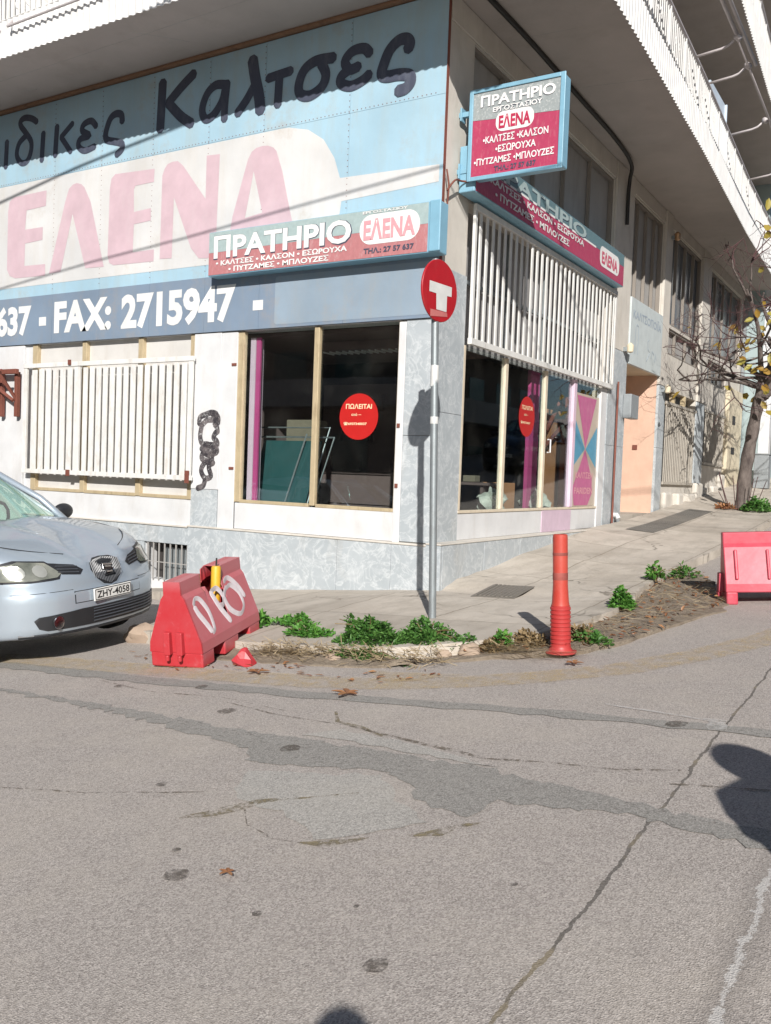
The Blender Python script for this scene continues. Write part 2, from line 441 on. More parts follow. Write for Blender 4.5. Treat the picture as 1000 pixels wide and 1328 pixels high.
def jagged(poly, amp, step=.06, seed=1):
    rr = random.Random(seed); out = []
    for a, b in zip(poly, poly[1:]+poly[:1]):
        n = max(1, int(math.dist(a, b)/step))
        for k in range(n):
            t = k/n; out.append((a[0]+(b[0]-a[0])*t+rr.gauss(0, amp), a[1]+(b[1]-a[1])*t+rr.gauss(0, amp)))
    return out

# ------------------------------------------------------------------ ground
bm = bmesh.new()
gx = [-160, -90, -50]+[x for x in range(-30, 31)]+[50, 90, 160]; gy = [-160, -90, -50]+[y for y in range(-30, 61)]+[90, 160]
def zfar(x, y): return zr(max(-40, x), max(-40, min(70, y)))
gv = [[bm.verts.new((x, y, zfar(x, y))) for x in gx] for y in gy]
for j in range(len(gy)-1):
    for i in range(len(gx)-1): bm.faces.new((gv[j][i], gv[j][i+1], gv[j+1][i+1], gv[j+1][i]))
road = finish('road', bm, 'asphalt', smooth=True); road['kind'] = 'structure'

KERB = [(-1.74, -3.17), (-1.2, -3.24), (-.5, -3.33), (.2, -3.38), (1.07, -3.32), (1.58, -3.2), (1.98, -2.86), (2.3, -2.45), (2.56, -1.94), (2.66, -.72), (2.5, .5), (2.4, 1.4), (2.45, 5), (2.42, 10), (2.4, 20), (2.4, 45)]
rkb = random.Random(31); KJ = []
for a, b in zip(KERB[:12], KERB[1:13]):
    n_k = max(1, int(math.dist(a, b)/.16))
    KJ += [(a[0]+(b[0]-a[0])*k/n_k+rkb.gauss(0, .016), a[1]+(b[1]-a[1])*k/n_k+rkb.gauss(0, .016)) for k in range(n_k)]
PAVE = KJ+KERB[12:]+[(.0, 45), (.0, 0), (-14, 0), (-14, -.5), (-4.1, -.55), (-2.75, -1.0), (-2.1, -2.2), (-1.85, -2.9)]
sheet('pavement', PAVE, zp, .3, 'concrete', skirt=.28, jit=.012)

DIRT = [(1.3, -3.30), (1.62, -3.14), (1.98, -2.8), (2.3, -2.4), (2.56, -1.9), (2.64, -.72), (2.48, .5), (2.38, 1.5), (2.42, 2.6), (2.75, 2.4), (3.1, 1.4), (3.45, .5), (3.52, -.2), (3.3, -1.05), (3.12, -2.0), (2.92, -2.5), (2.75, -2.7), (2.1, -3.02), (1.6, -3.34)]
sheet('dirt_strip', jagged(DIRT, .03, .15, 3), lambda x, y: zr(x, y)+.014+.05*max(0, 1-abs(x-2.7)/.8), .12, 'dirt', jit=.014, skirt=.07)
sheet('dirt_edge', jagged([(-.4, -3.36), (.2, -3.40), (1.05, -3.34), (1.62, -3.16), (1.75, -3.38), (1.3, -3.56), (.6, -3.60), (.1, -3.62), (-.45, -3.52)], .02, .1, 4), lambda x, y: zr(x, y)+.012+.05*max(0, 1-abs(y+3.38)/.14), .07, 'dirt', jit=.016, skirt=.03)

PATCH = [(-3.5, -5.45), (-1.12, -5.13), (.444, -5.31), (1.25, -5.47), (1.875, -5.61), (2.05, -5.80), (2.35, -5.76), (2.9, -5.66), (3.12, -5.80), (3.32, -6.01), (3.6, -6.05), (3.63, -5.83), (4.18, -5.76), (4.85, -5.91), (7, -6.1), (7, -5.9), (4.82, -5.71), (4.32, -5.63), (3.43, -5.43), (2.72, -5.36), (1.52, -5.31), (.47, -5.18), (-1.17, -5.07), (-3.5, -5.38)]
sheet('road_patch', jagged(PATCH, .02, .05, 5), zr, .5, 'asphaltpatch', off=.004)
sheet('road_patch', jagged([(2.05, -5.26), (2.6, -5.30), (3.2, -5.37), (3.45, -5.40), (3.1, -5.27), (2.6, -5.15), (2.2, -5.10)], .012, .07, 6), zr, .5, 'asphaltlight', off=.004)
sheet('road_patch', jagged([(2.2, -5.95), (2.9, -5.72), (3.25, -6.05), (3.45, -6.2), (3.1, -6.55), (2.75, -6.35), (2.4, -6.3)], .015, .07, 16), zr, .5, 'asphaltlight', off=.004)
ribbon('road_patch', [(-6, -4.25), (-1.5, -4.42), (.3, -4.45), (1.6, -4.42), (2.6, -4.35), (3.4, -4.3), (4.2, -4.3), (6.5, -4.35)], [.10, .2, .22, .2, .16, .14, .12, .10], zr, 'asphaltpatch', off=.0045, jit=.028)

t = NT('worn_yellow'); al = t.math('MULTIPLY', t.ramp(t.noise(9, 6, .75), .36, .66), t.ramp(t.noise(70, 3, .7), .3, .6))
t.l(t.math('MULTIPLY', al, .68), t.b.inputs['Alpha']); MAT['yellowline'] = t.fin((.62, .47, .25), .85)
ribbon('yellow_line', [(-2.5, -4.2), (-.32, -4.15), (.52, -4.12), (1.3, -4.08), (1.88, -3.95), (2.4, -3.72), (2.87, -3.40), (3.33, -3.0), (3.74, -2.37), (4.17, -1.5), (4.5, 0), (4.6, 3)], .36, zr, 'yellowline', off=.008, jit=.012)
sheet('yellow_marking', jagged([(1.45, -3.62), (2.3, -3.5), (2.25, -3.62), (2.0, -3.85), (1.75, -3.88)], .02, .1, 9), zr, .5, 'yellowline', off=.008)
t = NT('white_smear'); t.l(t.math('MULTIPLY', t.ramp(t.noise(20, 5, .7), .35, .6), .6), t.b.inputs['Alpha']); MAT['whitesmear'] = t.fin((.62, .60, .57), .8)
ribbon('white_marking', [(3.55, -4.0), (4.1, -4.12), (4.3, -4.2)], [.02, .03, .02], zr, 'whitesmear', off=.0085, jit=.006)
sheet('white_marking', jagged([(4.2, -4.12), (4.33, -4.1), (4.36, -4.3), (4.28, -4.36)], .012, .05, 10), zr, .3, 'whitesmear', off=.0085)
def crackmat(name, a, b, lo, hi):
    t = NT(name); t.l(t.ramp(t.noise(16, 6, .8), lo, hi), t.b.inputs['Alpha']); return t.fin(t.mix(t.noise(30, 4), a, b), .95)
MAT['crack'] = crackmat('crack_dirt', (.10, .08, .06), (.26, .22, .17), .46, .58); MAT['crackgreen'] = crackmat('crack_moss', (.14, .11, .06), (.32, .27, .17), .44, .6)
for P, wd, mm in (
    ([(1.0, -4.8), (1.6, -4.95), (2.2, -5.0), (2.6, -5.1), (3.0, -5.2), (3.3, -5.28), (3.6, -5.22), (4.0, -5.2), (4.3, -5.1)], [.006, .012, .01, .016, .03, .04, .016, .012, .018], 'crack'),
    ([(1.95, -4.75), (2.1, -4.95), (2.3, -5.0), (2.55, -5.12)], [.01, .03, .05, .02], 'crackgreen'),
    ([(2.33, -6.62), (2.45, -6.5), (2.52, -6.38), (2.56, -6.28), (2.75, -6.15), (2.95, -6.0)], [.02, .09, .10, .06, .012, .006], 'crackgreen'),
    ([(3.05, -6.62), (3.15, -6.58), (3.25, -6.5), (3.3, -6.45)], [.01, .07, .04, .01], 'crackgreen'),
    ([(3.45, -6.36), (3.55, -6.28), (3.6, -6.18), (3.68, -6.1)], [.01, .07, .04, .01], 'crackgreen'),
    ([(2.56, -6.4), (2.7, -6.55), (2.9, -6.62), (3.05, -6.62)], [.008, .014, .012, .01], 'crack'),
    ([(-.5, -4.6), (.2, -4.75), (.9, -4.7), (1.6, -4.85)], [.004, .01, .008, .004], 'crack'),
    ([(1.0, -6.7), (1.6, -6.55), (2.2, -6.3)], [.006, .012, .006], 'crack'),
    ([(4.3, -5.3), (4.9, -5.2), (5.6, -5.3)], [.02, .02, .02], 'crack')):
    ribbon('road_crack', P, wd, zr, mm, off=.0065, jit=.008)
t = NT('oil_stain'); gr = t.noise(30, 4, .7)
t.l(t.math('MULTIPLY', t.ramp(gr, .36, .62), .8), t.b.inputs['Alpha']); MAT['stain'] = t.fin((.13, .11, .09), .8)
for k, (x, y, rr_) in enumerate([(2.782, -7.087, .052), (3.878, -7.308, .042), (4.077, -4.29, .06), (2.164, -5.53, .06), (1.2, -5.0, .06), (2.6, -6.9, .02), (3.3, -7.2, .02), (.5, -4.5, .05), (-.2, -4.7, .04), (4.05, -6.6, .015), (3.6, -7.0, .012), (1.9, -6.3, .03)]):
    sheet('road_stain', jagged([(x+rr_*math.cos(a/10*2*math.pi), y+rr_*1.1*math.sin(a/10*2*math.pi)) for a in range(10)], rr_*.06, .03, 20+k), zr, .5, 'stain', off=.009)

# ------------------------------------------------------------------ the corner building
B = thing('corner_building', 'white corner building with grey marble plinth, closed shop windows and long overhanging balconies', 'building', (0, 0, 0))
def grid_wall(name, u0, u1, v0, v1, openings, mk, mat):
    us = sorted({u0, u1, *[o[0] for o in openings], *[o[1] for o in openings]}); vs = sorted({v0, v1, *[o[2] for o in openings], *[o[3] for o in openings]})
    L = []
    for a, b in zip(us, us[1:]):
        run = None
        for c, d in zip(vs, vs[1:]):
            mu, mv = (a+b)/2, (c+d)/2
            if any(o[0] < mu < o[1] and o[2] < mv < o[3] for o in openings):
                if run: L.append(mk(a, b, *run)); run = None
            else: run = (run[0], d) if run else (c, d)
        if run: L.append(mk(a, b, *run))
    return boxes(name, L, mat, B)
OPA = [(-13.5, -9.2, .94, 3.33), (-7.5, -3.97, .94, 3.33), (-3.2, -.42, .55, 3.33), (-4.84, -3.92, -.28, .27)]
grid_wall('wall', -14, -.25, -1.6, 13, OPA, lambda a, b, c, d: (a, b, 0, .25, c, d), 'white')
OPB = [(.72, 6.5, .6, 4.92), (7.62, 9.9, .3, 3.8), (10.5, 13.45, 1.42, 3.52), (10.5, 13.45, 4.3, 4.88), (14.4, 16.9, 1.95, 3.4), (14.4, 16.9, 4.1, 4.7),
       (.72, 6.5, 5.5, 6.9), (7.61, 9.89, 5.0, 6.95), (10.46, 13.46, 4.95, 6.98), (14.38, 18.6, 4.9, 6.96)]
grid_wall('wall', 0, 19, -1.6, 13, OPB, lambda a, b, c, d: (-.25, 0, a, b, c, d), 'plaster')
# boards closing the recesses of facade A
L = []
for a, b in ((-7.5, -6.33), (-6.27, -5.08), (-5.02, -3.97)): L += [(a, b, .05, .08, .94, 3.33)]
boxes('window_board', L, 'panelwhite', B)
boxes('window_board', [(-13.5, -9.2, .05, .08, .94, 3.33)], 'panelwhite', B)
wf = boxes('window_frame', [(-7.56, -7.44, -.02, .05, .94, 3.33), (-6.35, -6.25, -.02, .05, .95, 3.33), (-5.1, -5.0, -.02, .05, .95, 3.33), (-4.03, -3.95, -.02, .05, .94, 3.33),
                           (-7.44, -6.35, -.015, .05, .94, .99), (-6.25, -5.1, -.015, .05, .94, .99), (-5.0, -4.03, -.015, .05, .94, .99)], 'gold', B, .006)
boxes('pilaster', [(-8.62, -7.74, -.05, 0, -.9, 3.32), (-3.42, -3.13, -.03, .0, .56, 3.32), (-.51, -.41, -.03, .0, .56, 3.31)], 'white', B, .006)
# pilaster beside the shop window: marble below, painted board above
boxes('pilaster', [(-3.93, -3.42, -.045, 0, 1.105, 3.32)], 'white', B, .005)
boxes('marble_cladding', [(-3.93, -3.43, -.04, 0, .56, 1.10), (-.405, .0, -.03, 0, .585, 1.9), (-.405, .0, -.03, 0, 1.905, 3.33), (0, .03, -.03, .70, .585, 2.2), (0, .03, -.03, .70, 2.205, 3.97),
                          (-3.22, -1.32, -.06, 0, -.8, .545), (-3.95, -3.225, -.06, 0, -.8, .545), (-1.315, -.50, -.06, 0, -.8, .555), (-.495, .205, -.06, 0, -.8, .565),
                          (-7.72, -5.8, -.05, 0, .275, .53), (-5.795, -3.955, -.05, 0, .275, .53), (-7.72, -6.3, -.05, 0, -1.2, .27), (-6.295, -4.85, -.05, 0, -1.2, .27),
                          (0, .205, .005, 1.18, -.5, .57), (0, .205, 1.185, 2.37, -.3, .57), (0, .205, 2.375, 3.6, -.2, .57), (0, .205, 3.605, 5.1, 0, .57),
                          (0, .035, 6.53, 7.6, .3, 2.1), (0, .035, 6.53, 7.6, 2.105, 3.9), (0, .05, 9.91, 10.42, .3, 2.2), (0, .05, 9.91, 10.42, 2.205, 3.55), (0, .03, 13.5, 14.35, .8, 3.5)], 'marble', B, .004)
boxes('ledge', [(-3.96, .0, -.075, 0, .547, .572), (.0, .215, -.07, 5.2, .572, .59), (-7.72, -3.96, -.07, 0, .531, .55)], 'plaster', B, .004)
boxes('pilaster', [(0, .04, 6.52, 7.6, 3.905, 7.24), (0, .06, 9.9, 10.44, 3.56, 7.24), (0, .05, 13.48, 14.36, 3.51, 7.24)], 'plaster', B, .006)
# lintel beams above clerestory (B)
boxes('beam', [(0, .025, .05, 6.5, 6.92, 7.24), (0, .025, 7.62, 9.88, 6.97, 7.24), (0, .025, 10.45, 13.47, 7.0, 7.24), (0, .025, 14.37, 19, 6.98, 7.24)], 'plaster', B, .006)
# clerestory windows
def cler(y0, y1, z0, z1, mul):
    f = boxes('window_frame', [(-.11, -.03, y0, y1, z1-.05, z1), (-.11, -.03, y0, y0+.05, z0, z1-.05), (-.11, -.03, y1-.05, y1, z0, z1-.05)]+[(-.10, -.035, m_-.018, m_+.018, z0, z1-.05) for m_ in mul], 'brownframe', B, .004)
    boxes('pane', [(-.125, -.115, y0, y1, z0, z1)], 'beige', f)
cler(.72, 6.5, 5.5, 6.9, [1.7, 2.9, 4.1, 5.3]); cler(7.61, 9.89, 5.0, 6.95, [8.15, 8.75, 9.35]); 
MAT['greyglass'] = flat('grey_panel', (.13, .145, .16), .2)
def cler2(y0, y1, z0, z1, mul, mat):
    f = boxes('window_frame', [(-.11, -.03, y0, y1, z1-.05, z1), (-.11, -.03, y0, y1, z0, z0+.05), (-.11, -.03, y0, y0+.05, z0+.05, z1-.05), (-.11, -.03, y1-.05, y1, z0+.05, z1-.05)]+[(-.10, -.035, m_-.025, m_+.025, z0+.05, z1-.05) for m_ in mul], 'brownframe', B, .004)
    boxes('pane', [(-.125, -.115, y0, y1, z0, z1)], mat, f)
cler2(10.46, 13.46, 4.95, 6.98, [11.2, 12.0, 12.8], 'greyglass'); cler2(14.38, 18.6, 4.9, 6.96, [15.3, 16.3, 17.4], 'greyglass')
cler2(10.5, 13.45, 4.3, 4.88, [11.4, 12.4], 'beige'); cler2(14.4, 16.9, 4.1, 4.7, [15.2, 16.0], 'greyglass')
# shop window A
fA = boxes('window_frame', [(-3.13, -3.03, -.015, .06, .95, 3.32), (-1.82, -1.74, -.02, .05, .96, 3.32), (-3.03, -1.84, -.02, .06, .94, .985), (-1.72, -.52, -.02, .06, .94, .985), (-.52, -.46, -.02, .06, .94, 3.32)], 'gold', B, .006)
boxes('pane', [(-3.03, -1.84, .02, .028, .985, 3.32)], 'glass', fA); boxes('pane', [(-1.72, -.52, .02, .028, .985, 3.32)], 'glass', fA)
boxes('kick_panel', [(-3.11, -.515, -.02, .05, .575, .938)], 'white', B, .005)
# hinges
boxes('hinge', [(-3.22, -3.14, -.045, -.031, z, z+.035) for z in (1.4, 2.85)]+[(-.49, -.45, -.045, -.031, z, z+.05) for z in (1.25, 2.0)], 'rust', B)
# shop window B
fB = boxes('window_frame', [(-.05, .02, 2.04, 2.13, .98, 3.11), (-.05, .02, 3.55, 3.64, .98, 3.11), (-.05, .025, .72, 6.2, .94, .978), (-.05, .02, .72, .78, .98, 3.11)], 'creamframe', B, .006)
boxes('window_frame', [(-.05, .03, 6.2, 6.5, .6, 3.11)], 'white', B, .006)
boxes('window_frame', [(-.05, .035, 4.79, 4.92, .98, 3.11)], 'palepink', B, .006)
for a, b in ((.78, 2.03), (2.14, 3.54), (3.65, 4.79), (4.92, 6.2)): boxes('pane', [(-.02, -.012, a, b, .978, 3.11)], 'glass', fB)
boxes('kick_panel', [(-.05, .01, .72, 3.62, .592, .938), (-.05, .01, 4.925, 6.2, .592, .938)], 'white', B, .004)
boxes('kick_panel', [(-.05, .018, 3.625, 4.92, .592, .938)], 'lilac', B, .004)
h = bmesh.new(); tube(h, [(.02, 3.72, 1.85), (.07, 3.72, 1.85), (.07, 3.72, 2.05), (.02, 3.72, 2.05)], .012, 6); finish('door_handle', h, 'white', B)
# board wall behind the upper grille of B
boxes('window_board', [(-.24, -.21, .72, 6.5, 3.12, 4.92)], 'beige2', B)
boxes('window_frame', [(-.16, -.12, .72, 6.5, 3.95, 4.0), (-.16, -.12, 2.27, 2.33, 3.2, 4.9), (-.16, -.12, 3.7, 3.76, 3.2, 4.9), (-.16, -.12, 5.1, 5.16, 3.2, 4.9)], 'steel', B)
# security grilles
def grille_A():
    L = [(-7.62, -3.86, -.15, -.09, 2.93, 3.0), (-7.62, -3.86, -.155, -.085, 1.22, 1.29), (-7.62, -7.54, -.14, -.1, 1.29, 2.93), (-3.95, -3.87, -.14, -.1, 1.29, 2.93)]
    x = -7.42; 
    while x < -3.99:
        if abs(x+6.38) < .085: L.append((x, x+.13, -.135, -.10, 1.29, 2.93)); x += .20; continue
        wd = .118 if x < -6.3 else .098
        L.append((x, x+wd+rnd.uniform(-.004, .004), -.13, -.105, 1.29, 2.90+rnd.uniform(-.01, .01))); x += (.172 if x < -6.3 else .150)
    return boxes('security_grille', L, 'bars', B, .004)
gA = grille_A()
boxes('bracket', [(-6.5, -6.42, -.175, -.157, 1.20, 1.30), (-3.93, -3.86, -.18, -.158, 1.18, 1.36), (-6.5, -6.44, -.175, -.157, 2.95, 3.03)], 'rust', gA)
def grille_B():
    L = [(.06, .11, .74, 6.62, 4.82, 4.90), (.05, .11, .74, 6.62, 3.12, 3.20), (.06, .10, .74, .80, 3.2, 4.82), (.06, .10, 6.56, 6.62, 3.2, 4.82)]
    y = .9
    while y < 6.5:
        L.append((.07, .092, y, y+.062, 3.2, 4.82)); y += .192
    return boxes('security_grille', L, 'bars', B, .004)
grille_B()
boxes('security_grille', [(.03, .05, y, y+.045, 1.45, 3.2) for y in [10.6+.155*k for k in range(18)]]+[(.028, .06, 10.55, 13.4, 3.2, 3.26), (.028, .06, 10.55, 13.4, 1.42, 1.48)], 'oldbars', B)
boxes('security_grille', [(.03, .05, y, y+.045, 2.0, 3.35) for y in [14.5+.155*k for k in range(15)]]+[(.028, .06, 14.42, 16.88, 3.32, 3.38), (.028, .06, 14.42, 16.88, 1.97, 2.03)], 'oldbars', B)
boxes('window_board', [(-.22, -.19, 10.5, 13.45, 1.42, 3.52), (-.22, -.19, 14.4, 16.9, 1.95, 3.4)], 'darkboard', B)
boxes('window_frame', [(-.10, .02, m_-.04, m_+.04, 3.22, 3.52) for m_ in (11.4, 12.4)]+[(-.1, .02, 10.5, 13.45, 3.19, 3.22)], 'gold', B)
# basement window
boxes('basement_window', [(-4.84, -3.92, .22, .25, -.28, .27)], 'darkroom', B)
boxes('security_grille', [(x, x+.013, -.04, -.02, -.28, .27) for x in [-4.78+.115*k for k in range(8)]]+[(-4.84, -3.95, -.035, -.025, -.02, -.008)], 'beige', B)
boxes('basement_panel', [(-4.55, -4.1, .1, .13, -.28, .2)], 'steel', B)
# garage door and its sign
gd = bmesh.new()
for k in range(18):
    a = 7.62+2.28*k/18; box(gd, -1.75, -1.70 if k % 2 else -1.692, a, a+2.28/18, .3, 3.79)
finish('garage_door', gd, 'peach', B)
boxes('door_reveal', [(-1.70, -.004, 9.872, 9.898, .3, 3.79)], 'peach', B); boxes('door_reveal', [(-1.70, -.004, 7.622, 7.65, .3, 3.79)], 'plaster', B)
boxes('door_ceiling', [(-1.75, -.004, 7.65, 9.87, 3.74, 3.79)], 'cream', B); boxes('entrance_floor', [(-1.75, .0, 7.63, 9.89, .2, .79)], 'concrete', B)
boxes('wall_socket', [(-.95, -.85, 9.85, 9.871, 2.15, 2.25), (-.45, -.35, 9.85, 9.871, 2.15, 2.25)], 'rust', B)
fs = boxes('fascia_board', [(.0, .07, 7.61, 9.88, 3.72, 5.0)], 'signk', B, .006)
MAT['fadedtext'] = flat('faded_letters', (.34, .40, .47), .7)
MAT['fadedtext2'] = flat('faded_letters_two', (.42, .48, .52), .7)
texts('lettering', [('ΚΑΛΤΣΟΠΟΙΪΑ', 7.75, 9.75, 4.62, 4.83, .01)], 'fadedtext', fs, (.07, 0, 0), AX_B)
bm = bmesh.new()
for st in ([(7.95, 4.45), (8.0, 4.52), (8.12, 4.5), (8.15, 4.3), (8.12, 3.95)], [(7.95, 4.45), (7.93, 4.2), (7.95, 3.95)], [(8.9, 4.35), (8.8, 4.3), (8.85, 4.15), (9.0, 4.1), (8.75, 3.9)], [(9.1, 4.0), (9.15, 4.15), (9.3, 4.1)], [(9.35, 3.95), (9.4, 4.12), (9.5, 4.0)]):
    tube(bm, [(.074, a, b) for a, b in st], .018, 6, flat=(0, .1))
finish('drawing', bm, 'fadedtext2', fs)
# plaster lumps under window 2
for k in range(7):
    bm = bmesh.new(); y = 10.6+k*.95; z = interp(ZB, y)
    box(bm, 0, rnd.uniform(.1, .25), y, y+rnd.uniform(.4, .8), z-.2, z+rnd.uniform(.1, .4))
    finish('wall_footing', bm, 'plaster', B, bevel=.05)
boxes('wall_panel', [(0, .12, 17.0, 18.9, 1.2, 4.2)], 'cream', B, .01)
boxes('vent', [(.115, .127, 17.5, 17.95, 2.35, 2.55), (.115, .127, 17.5, 17.9, 3.2, 3.45)], 'black', B)
boxes('drain_pipe', [(.02, .1, 18.95, 19.05, 1.3, 7.2)], 'greybox', B)
bm = bmesh.new(); tube(bm, [(.08, 6.98, .62), (.08, 6.98, 3.3)], .02, 8); finish('drain_pipe', bm, 'rust', B)
bm = bmesh.new(); tube(bm, [(-.02, 7.2, .8), (.10, 7.2, .8), (.13, 7.2, .74)], .05, 12); finish('drain_outlet', bm, 'white', B)

# interior of the shop
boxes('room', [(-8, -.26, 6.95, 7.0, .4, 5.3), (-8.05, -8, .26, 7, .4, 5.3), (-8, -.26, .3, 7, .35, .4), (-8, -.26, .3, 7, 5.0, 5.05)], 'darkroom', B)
boxes('inner_wall', [(-3.98, -3.9, .3, 2.8, .4, 5.0), (-1.35, -.55, 1.7, 1.78, .4, 3.6)], 'roomwall', B)
boxes('inner_ceiling', [(-3.9, -.3, .3, 3.2, 3.28, 3.33)], 'roomwall', B)
lf = boxes('reflection_box', [(-2.4, -.95, .9, 1.2, 3.14, 3.27)], 'roomwall', B)  # added slatted box, stands in for louvres reflected in the front pane
boxes('reflection_slat', [(-2.35+.11*k, -2.33+.11*k, .92, 1.18, 3.12, 3.139) for k in range(13)], 'white', lf)

# balconies ----------------------------------------------------------
EDGE = [(-14, -1.37), (1.62, -1.40), (1.66, 1.0), (1.63, 2.4), (1.58, 3.85), (1.53, 5.2), (1.48, 6.6), (1.35, 9.25), (1.20, 12.3), (1.10, 15.4), (1.0, 19)]
def prism(name, poly, z0, z1, mat, parent):
    V, F = curve_mesh([poly]); bm = bmesh.new()
    a = [bm.verts.new((v.x, v.y, z0)) for v in V]; b = [bm.verts.new((v.x, v.y, z1)) for v in V]
    for f in F: bm.faces.new([a[i] for i in f][::-1]); bm.faces.new([b[i] for i in f])
    n = len(poly)
    for e in [e for e in bm.edges if e.is_boundary and e.verts[0].co.z == z0 and e.verts[1].co.z == z0]:
        i, j = a.index(e.verts[0]), a.index(e.verts[1]); bm.faces.new((a[i], a[j], b[j], b[i]))
    return finish(name, bm, mat, parent)
SL = [(x, y) for x, y in EDGE]+[(.001, 19), (.001, -.001), (-14, -.001)]
MAT['soffit2'] = MAT['soffit']
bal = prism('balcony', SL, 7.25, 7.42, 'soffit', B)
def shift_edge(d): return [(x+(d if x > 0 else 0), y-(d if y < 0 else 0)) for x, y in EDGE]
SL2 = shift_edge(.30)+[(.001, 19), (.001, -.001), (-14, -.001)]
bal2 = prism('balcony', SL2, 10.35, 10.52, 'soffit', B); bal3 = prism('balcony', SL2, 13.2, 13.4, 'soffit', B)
# seams and repair lines in the soffit
bm = bmesh.new()
def seam(pts, r=.006, z=7.25): tube(bm, [(x+rnd.uniform(-.01, .01), y+rnd.uniform(-.01, .01), z) for x, y in pts], r, 5, flat=(2, .5))
seam([(-9+.4*k, -.80-.008*k) for k in range(20)]); seam([(-4.3, -1.0), (-4.0, -.7), (-3.8, -.45)], .008); seam([(-7.4, -.45), (-7.1, -.4)], .012)
seam([(.05, 3.3), (.6, 3.35), (1.5, 3.5)]); seam([(.1, 5.9), (.8, 6.0), (1.4, 6.0)], .004); seam([(.05, 1.5), (1.0, 1.6)], .004)
finish('seam', bm, 'beige', bal)
# brown stained bead where soffit meets the big sign
MAT['stainbead'] = paint('stained_bead', (.26, .15, .09), .9, .7, (.09, .06, .04), 3, streak=False)
boxes('cornice', [(-14, .0, -.11, -.001, 7.205, 7.249)], 'stainbead', bal, .01)
def path_pts(off=0.0, step=.1, E_=None):
    P = []; E_ = E_ or EDGE
    for a, b in zip(E_, E_[1:]):
        n = max(1, int(math.dist(a, b)/step)); d = Vector((b[0]-a[0], b[1]-a[1])).normalized(); nn = Vector((d.y, -d.x))
        P += [(a[0]+(b[0]-a[0])*k/n+nn.x*off, a[1]+(b[1]-a[1])*k/n+nn.y*off, nn) for k in range(n)]
    return P
def corrug(name, z0, z1, parent, pitch=.125, amp=.022, E_=None):
    bm = bmesh.new(); prev = None
    P = path_pts(.012, pitch/4, E_)
    prof = [0, 0, 1, 1]
    for i, (x, y, nn) in enumerate(P):
        o_ = amp*prof[i % 4]; p = (x+nn.x*o_, y+nn.y*o_)
        a, b = bm.verts.new((*p, z0)), bm.verts.new((*p, z1))
        if prev: bm.faces.new((prev[0], a, b, prev[1]))
        prev = (a, b)
    o = finish(name, bm, 'fascia', parent)
    s = o.modifiers.new('thick', 'SOLIDIFY'); s.thickness = .006; s.offset = 0
    return o
corrug('fascia', 7.2, 7.72, bal); corrug('fascia', 10.3, 10.85, bal2, E_=shift_edge(.30)); corrug('fascia', 13.15, 13.9, bal3, E_=shift_edge(.30))
def railing(z0, z1, parent, E_=None):
    bm = bmesh.new(); P = [p for p in path_pts(-.03, .115, E_)]
    for i, (x, y, nn) in enumerate(P):
        if x < -9: continue
        if i % 9 == 0:
            box(bm, x-.02, x+.02, y-.02, y+.02, z0, z1-.02)
        else:
            box(bm, x-.008, x+.008, y-.011, y+.011, z0+.05, z1-.06)
        if i % 9 in (3, 4, 5, 6):     # wrought scrolls
            zc = z0+.18 if i % 2 else z0+.45
            tube(bm, [(x-.01+.0*k, y+.055*math.cos(k*1.0), zc+.06*math.sin(k*1.0)) for k in range(6)], .010, 5)
    for z in (z0+.05, z1-.06):
        tube(bm, [(x, y, z) for x, y, nn in P[::3] if x > -9], .011, 5)
    o = finish('railing', bm, 'fascia', parent)
    bm = bmesh.new(); tube(bm, [(x, y, z1) for x, y, nn in P[::3] if x > -9], .034, 8)
    finish('handrail', bm, MAT['palegrey'], o, smooth=True)
MAT['palegrey'] = paint('handrail_paint', (.50, .46, .46), .5, .4)
railing(7.72, 8.5, bal); railing(10.85, 11.6, bal2, shift_edge(.30))
# low corrugated parapet continues upward on facade A behind a pipe
bm = bmesh.new(); prev = None
for i in range(0, 330):
    x = -13+i*.0313; o_ = (0, 0, .03, .03)[i % 4]
    a, b = bm.verts.new((x, -1.30-o_, 7.7)), bm.verts.new((x, -1.30-o_, 8.6))
    if prev: bm.faces.new((prev[0], a, b, prev[1]))
    prev = (a, b)
finish('parapet_sheet', bm, 'fascia', bal)
bm = bmesh.new(); tube(bm, [(-13, -1.5, 7.66), (-6.6, -1.5, 7.66)], .018, 8); tube(bm, [(-6.3, -1.5, 7.56), (-3.4, -1.5, 7.60)], .018, 8); tube(bm, [(-6.3, -1.5, 7.56), (-6.3, -1.4, 7.7)], .018, 8)
for x in (-6.6, -7.4, -4.3): tube(bm, [(x, -1.5, 7.6), (x, -1.4, 7.6)], .014, 6)
finish('pipe', bm, 'palegrey', bal)
# awning arms and tubes below the second balcony
bm = bmesh.new()
def ex(y): return interp([(b, a) for a, b in EDGE[1:]], y)
for y in (3.0, 5.45, 6.55, 9.1, 12.0):
    d_ = ex(y)-ex(5.4)
    tube(bm, [(1.60+d_, y, 8.33), (1.98+d_, y, 8.37), (2.08+d_, y, 8.40), (2.20+d_, y, 8.50)], .022, 8); tube(bm, [(2.20+d_, y-.05, 8.50), (2.23+d_, y+.05, 8.50)], .05, 8)
tube(bm, [(2.23, 1.5, 8.53), (2.20, 5.6, 8.53)], .032, 8); tube(bm, [(2.34, 1.5, 8.56), (2.27, 6.7, 8.56)], .030, 8); tube(bm, [(2.2, 5.4, 8.5), (2.12, 9.1, 8.5), (1.85, 14, 8.45)], .020, 8)
finish('awning_arm', bm, 'palegrey', bal, smooth=True)
MAT['bluewhite'] = paint('blue_white_panel', (.58, .66, .74), .4, .15)
boxes('screen_panel', [(1.18, 1.22, 8.1, 9.4, 7.8, 9.05), (1.14, 1.26, 9.4, 9.45, 7.8, 9.05)], 'bluewhite', bal)

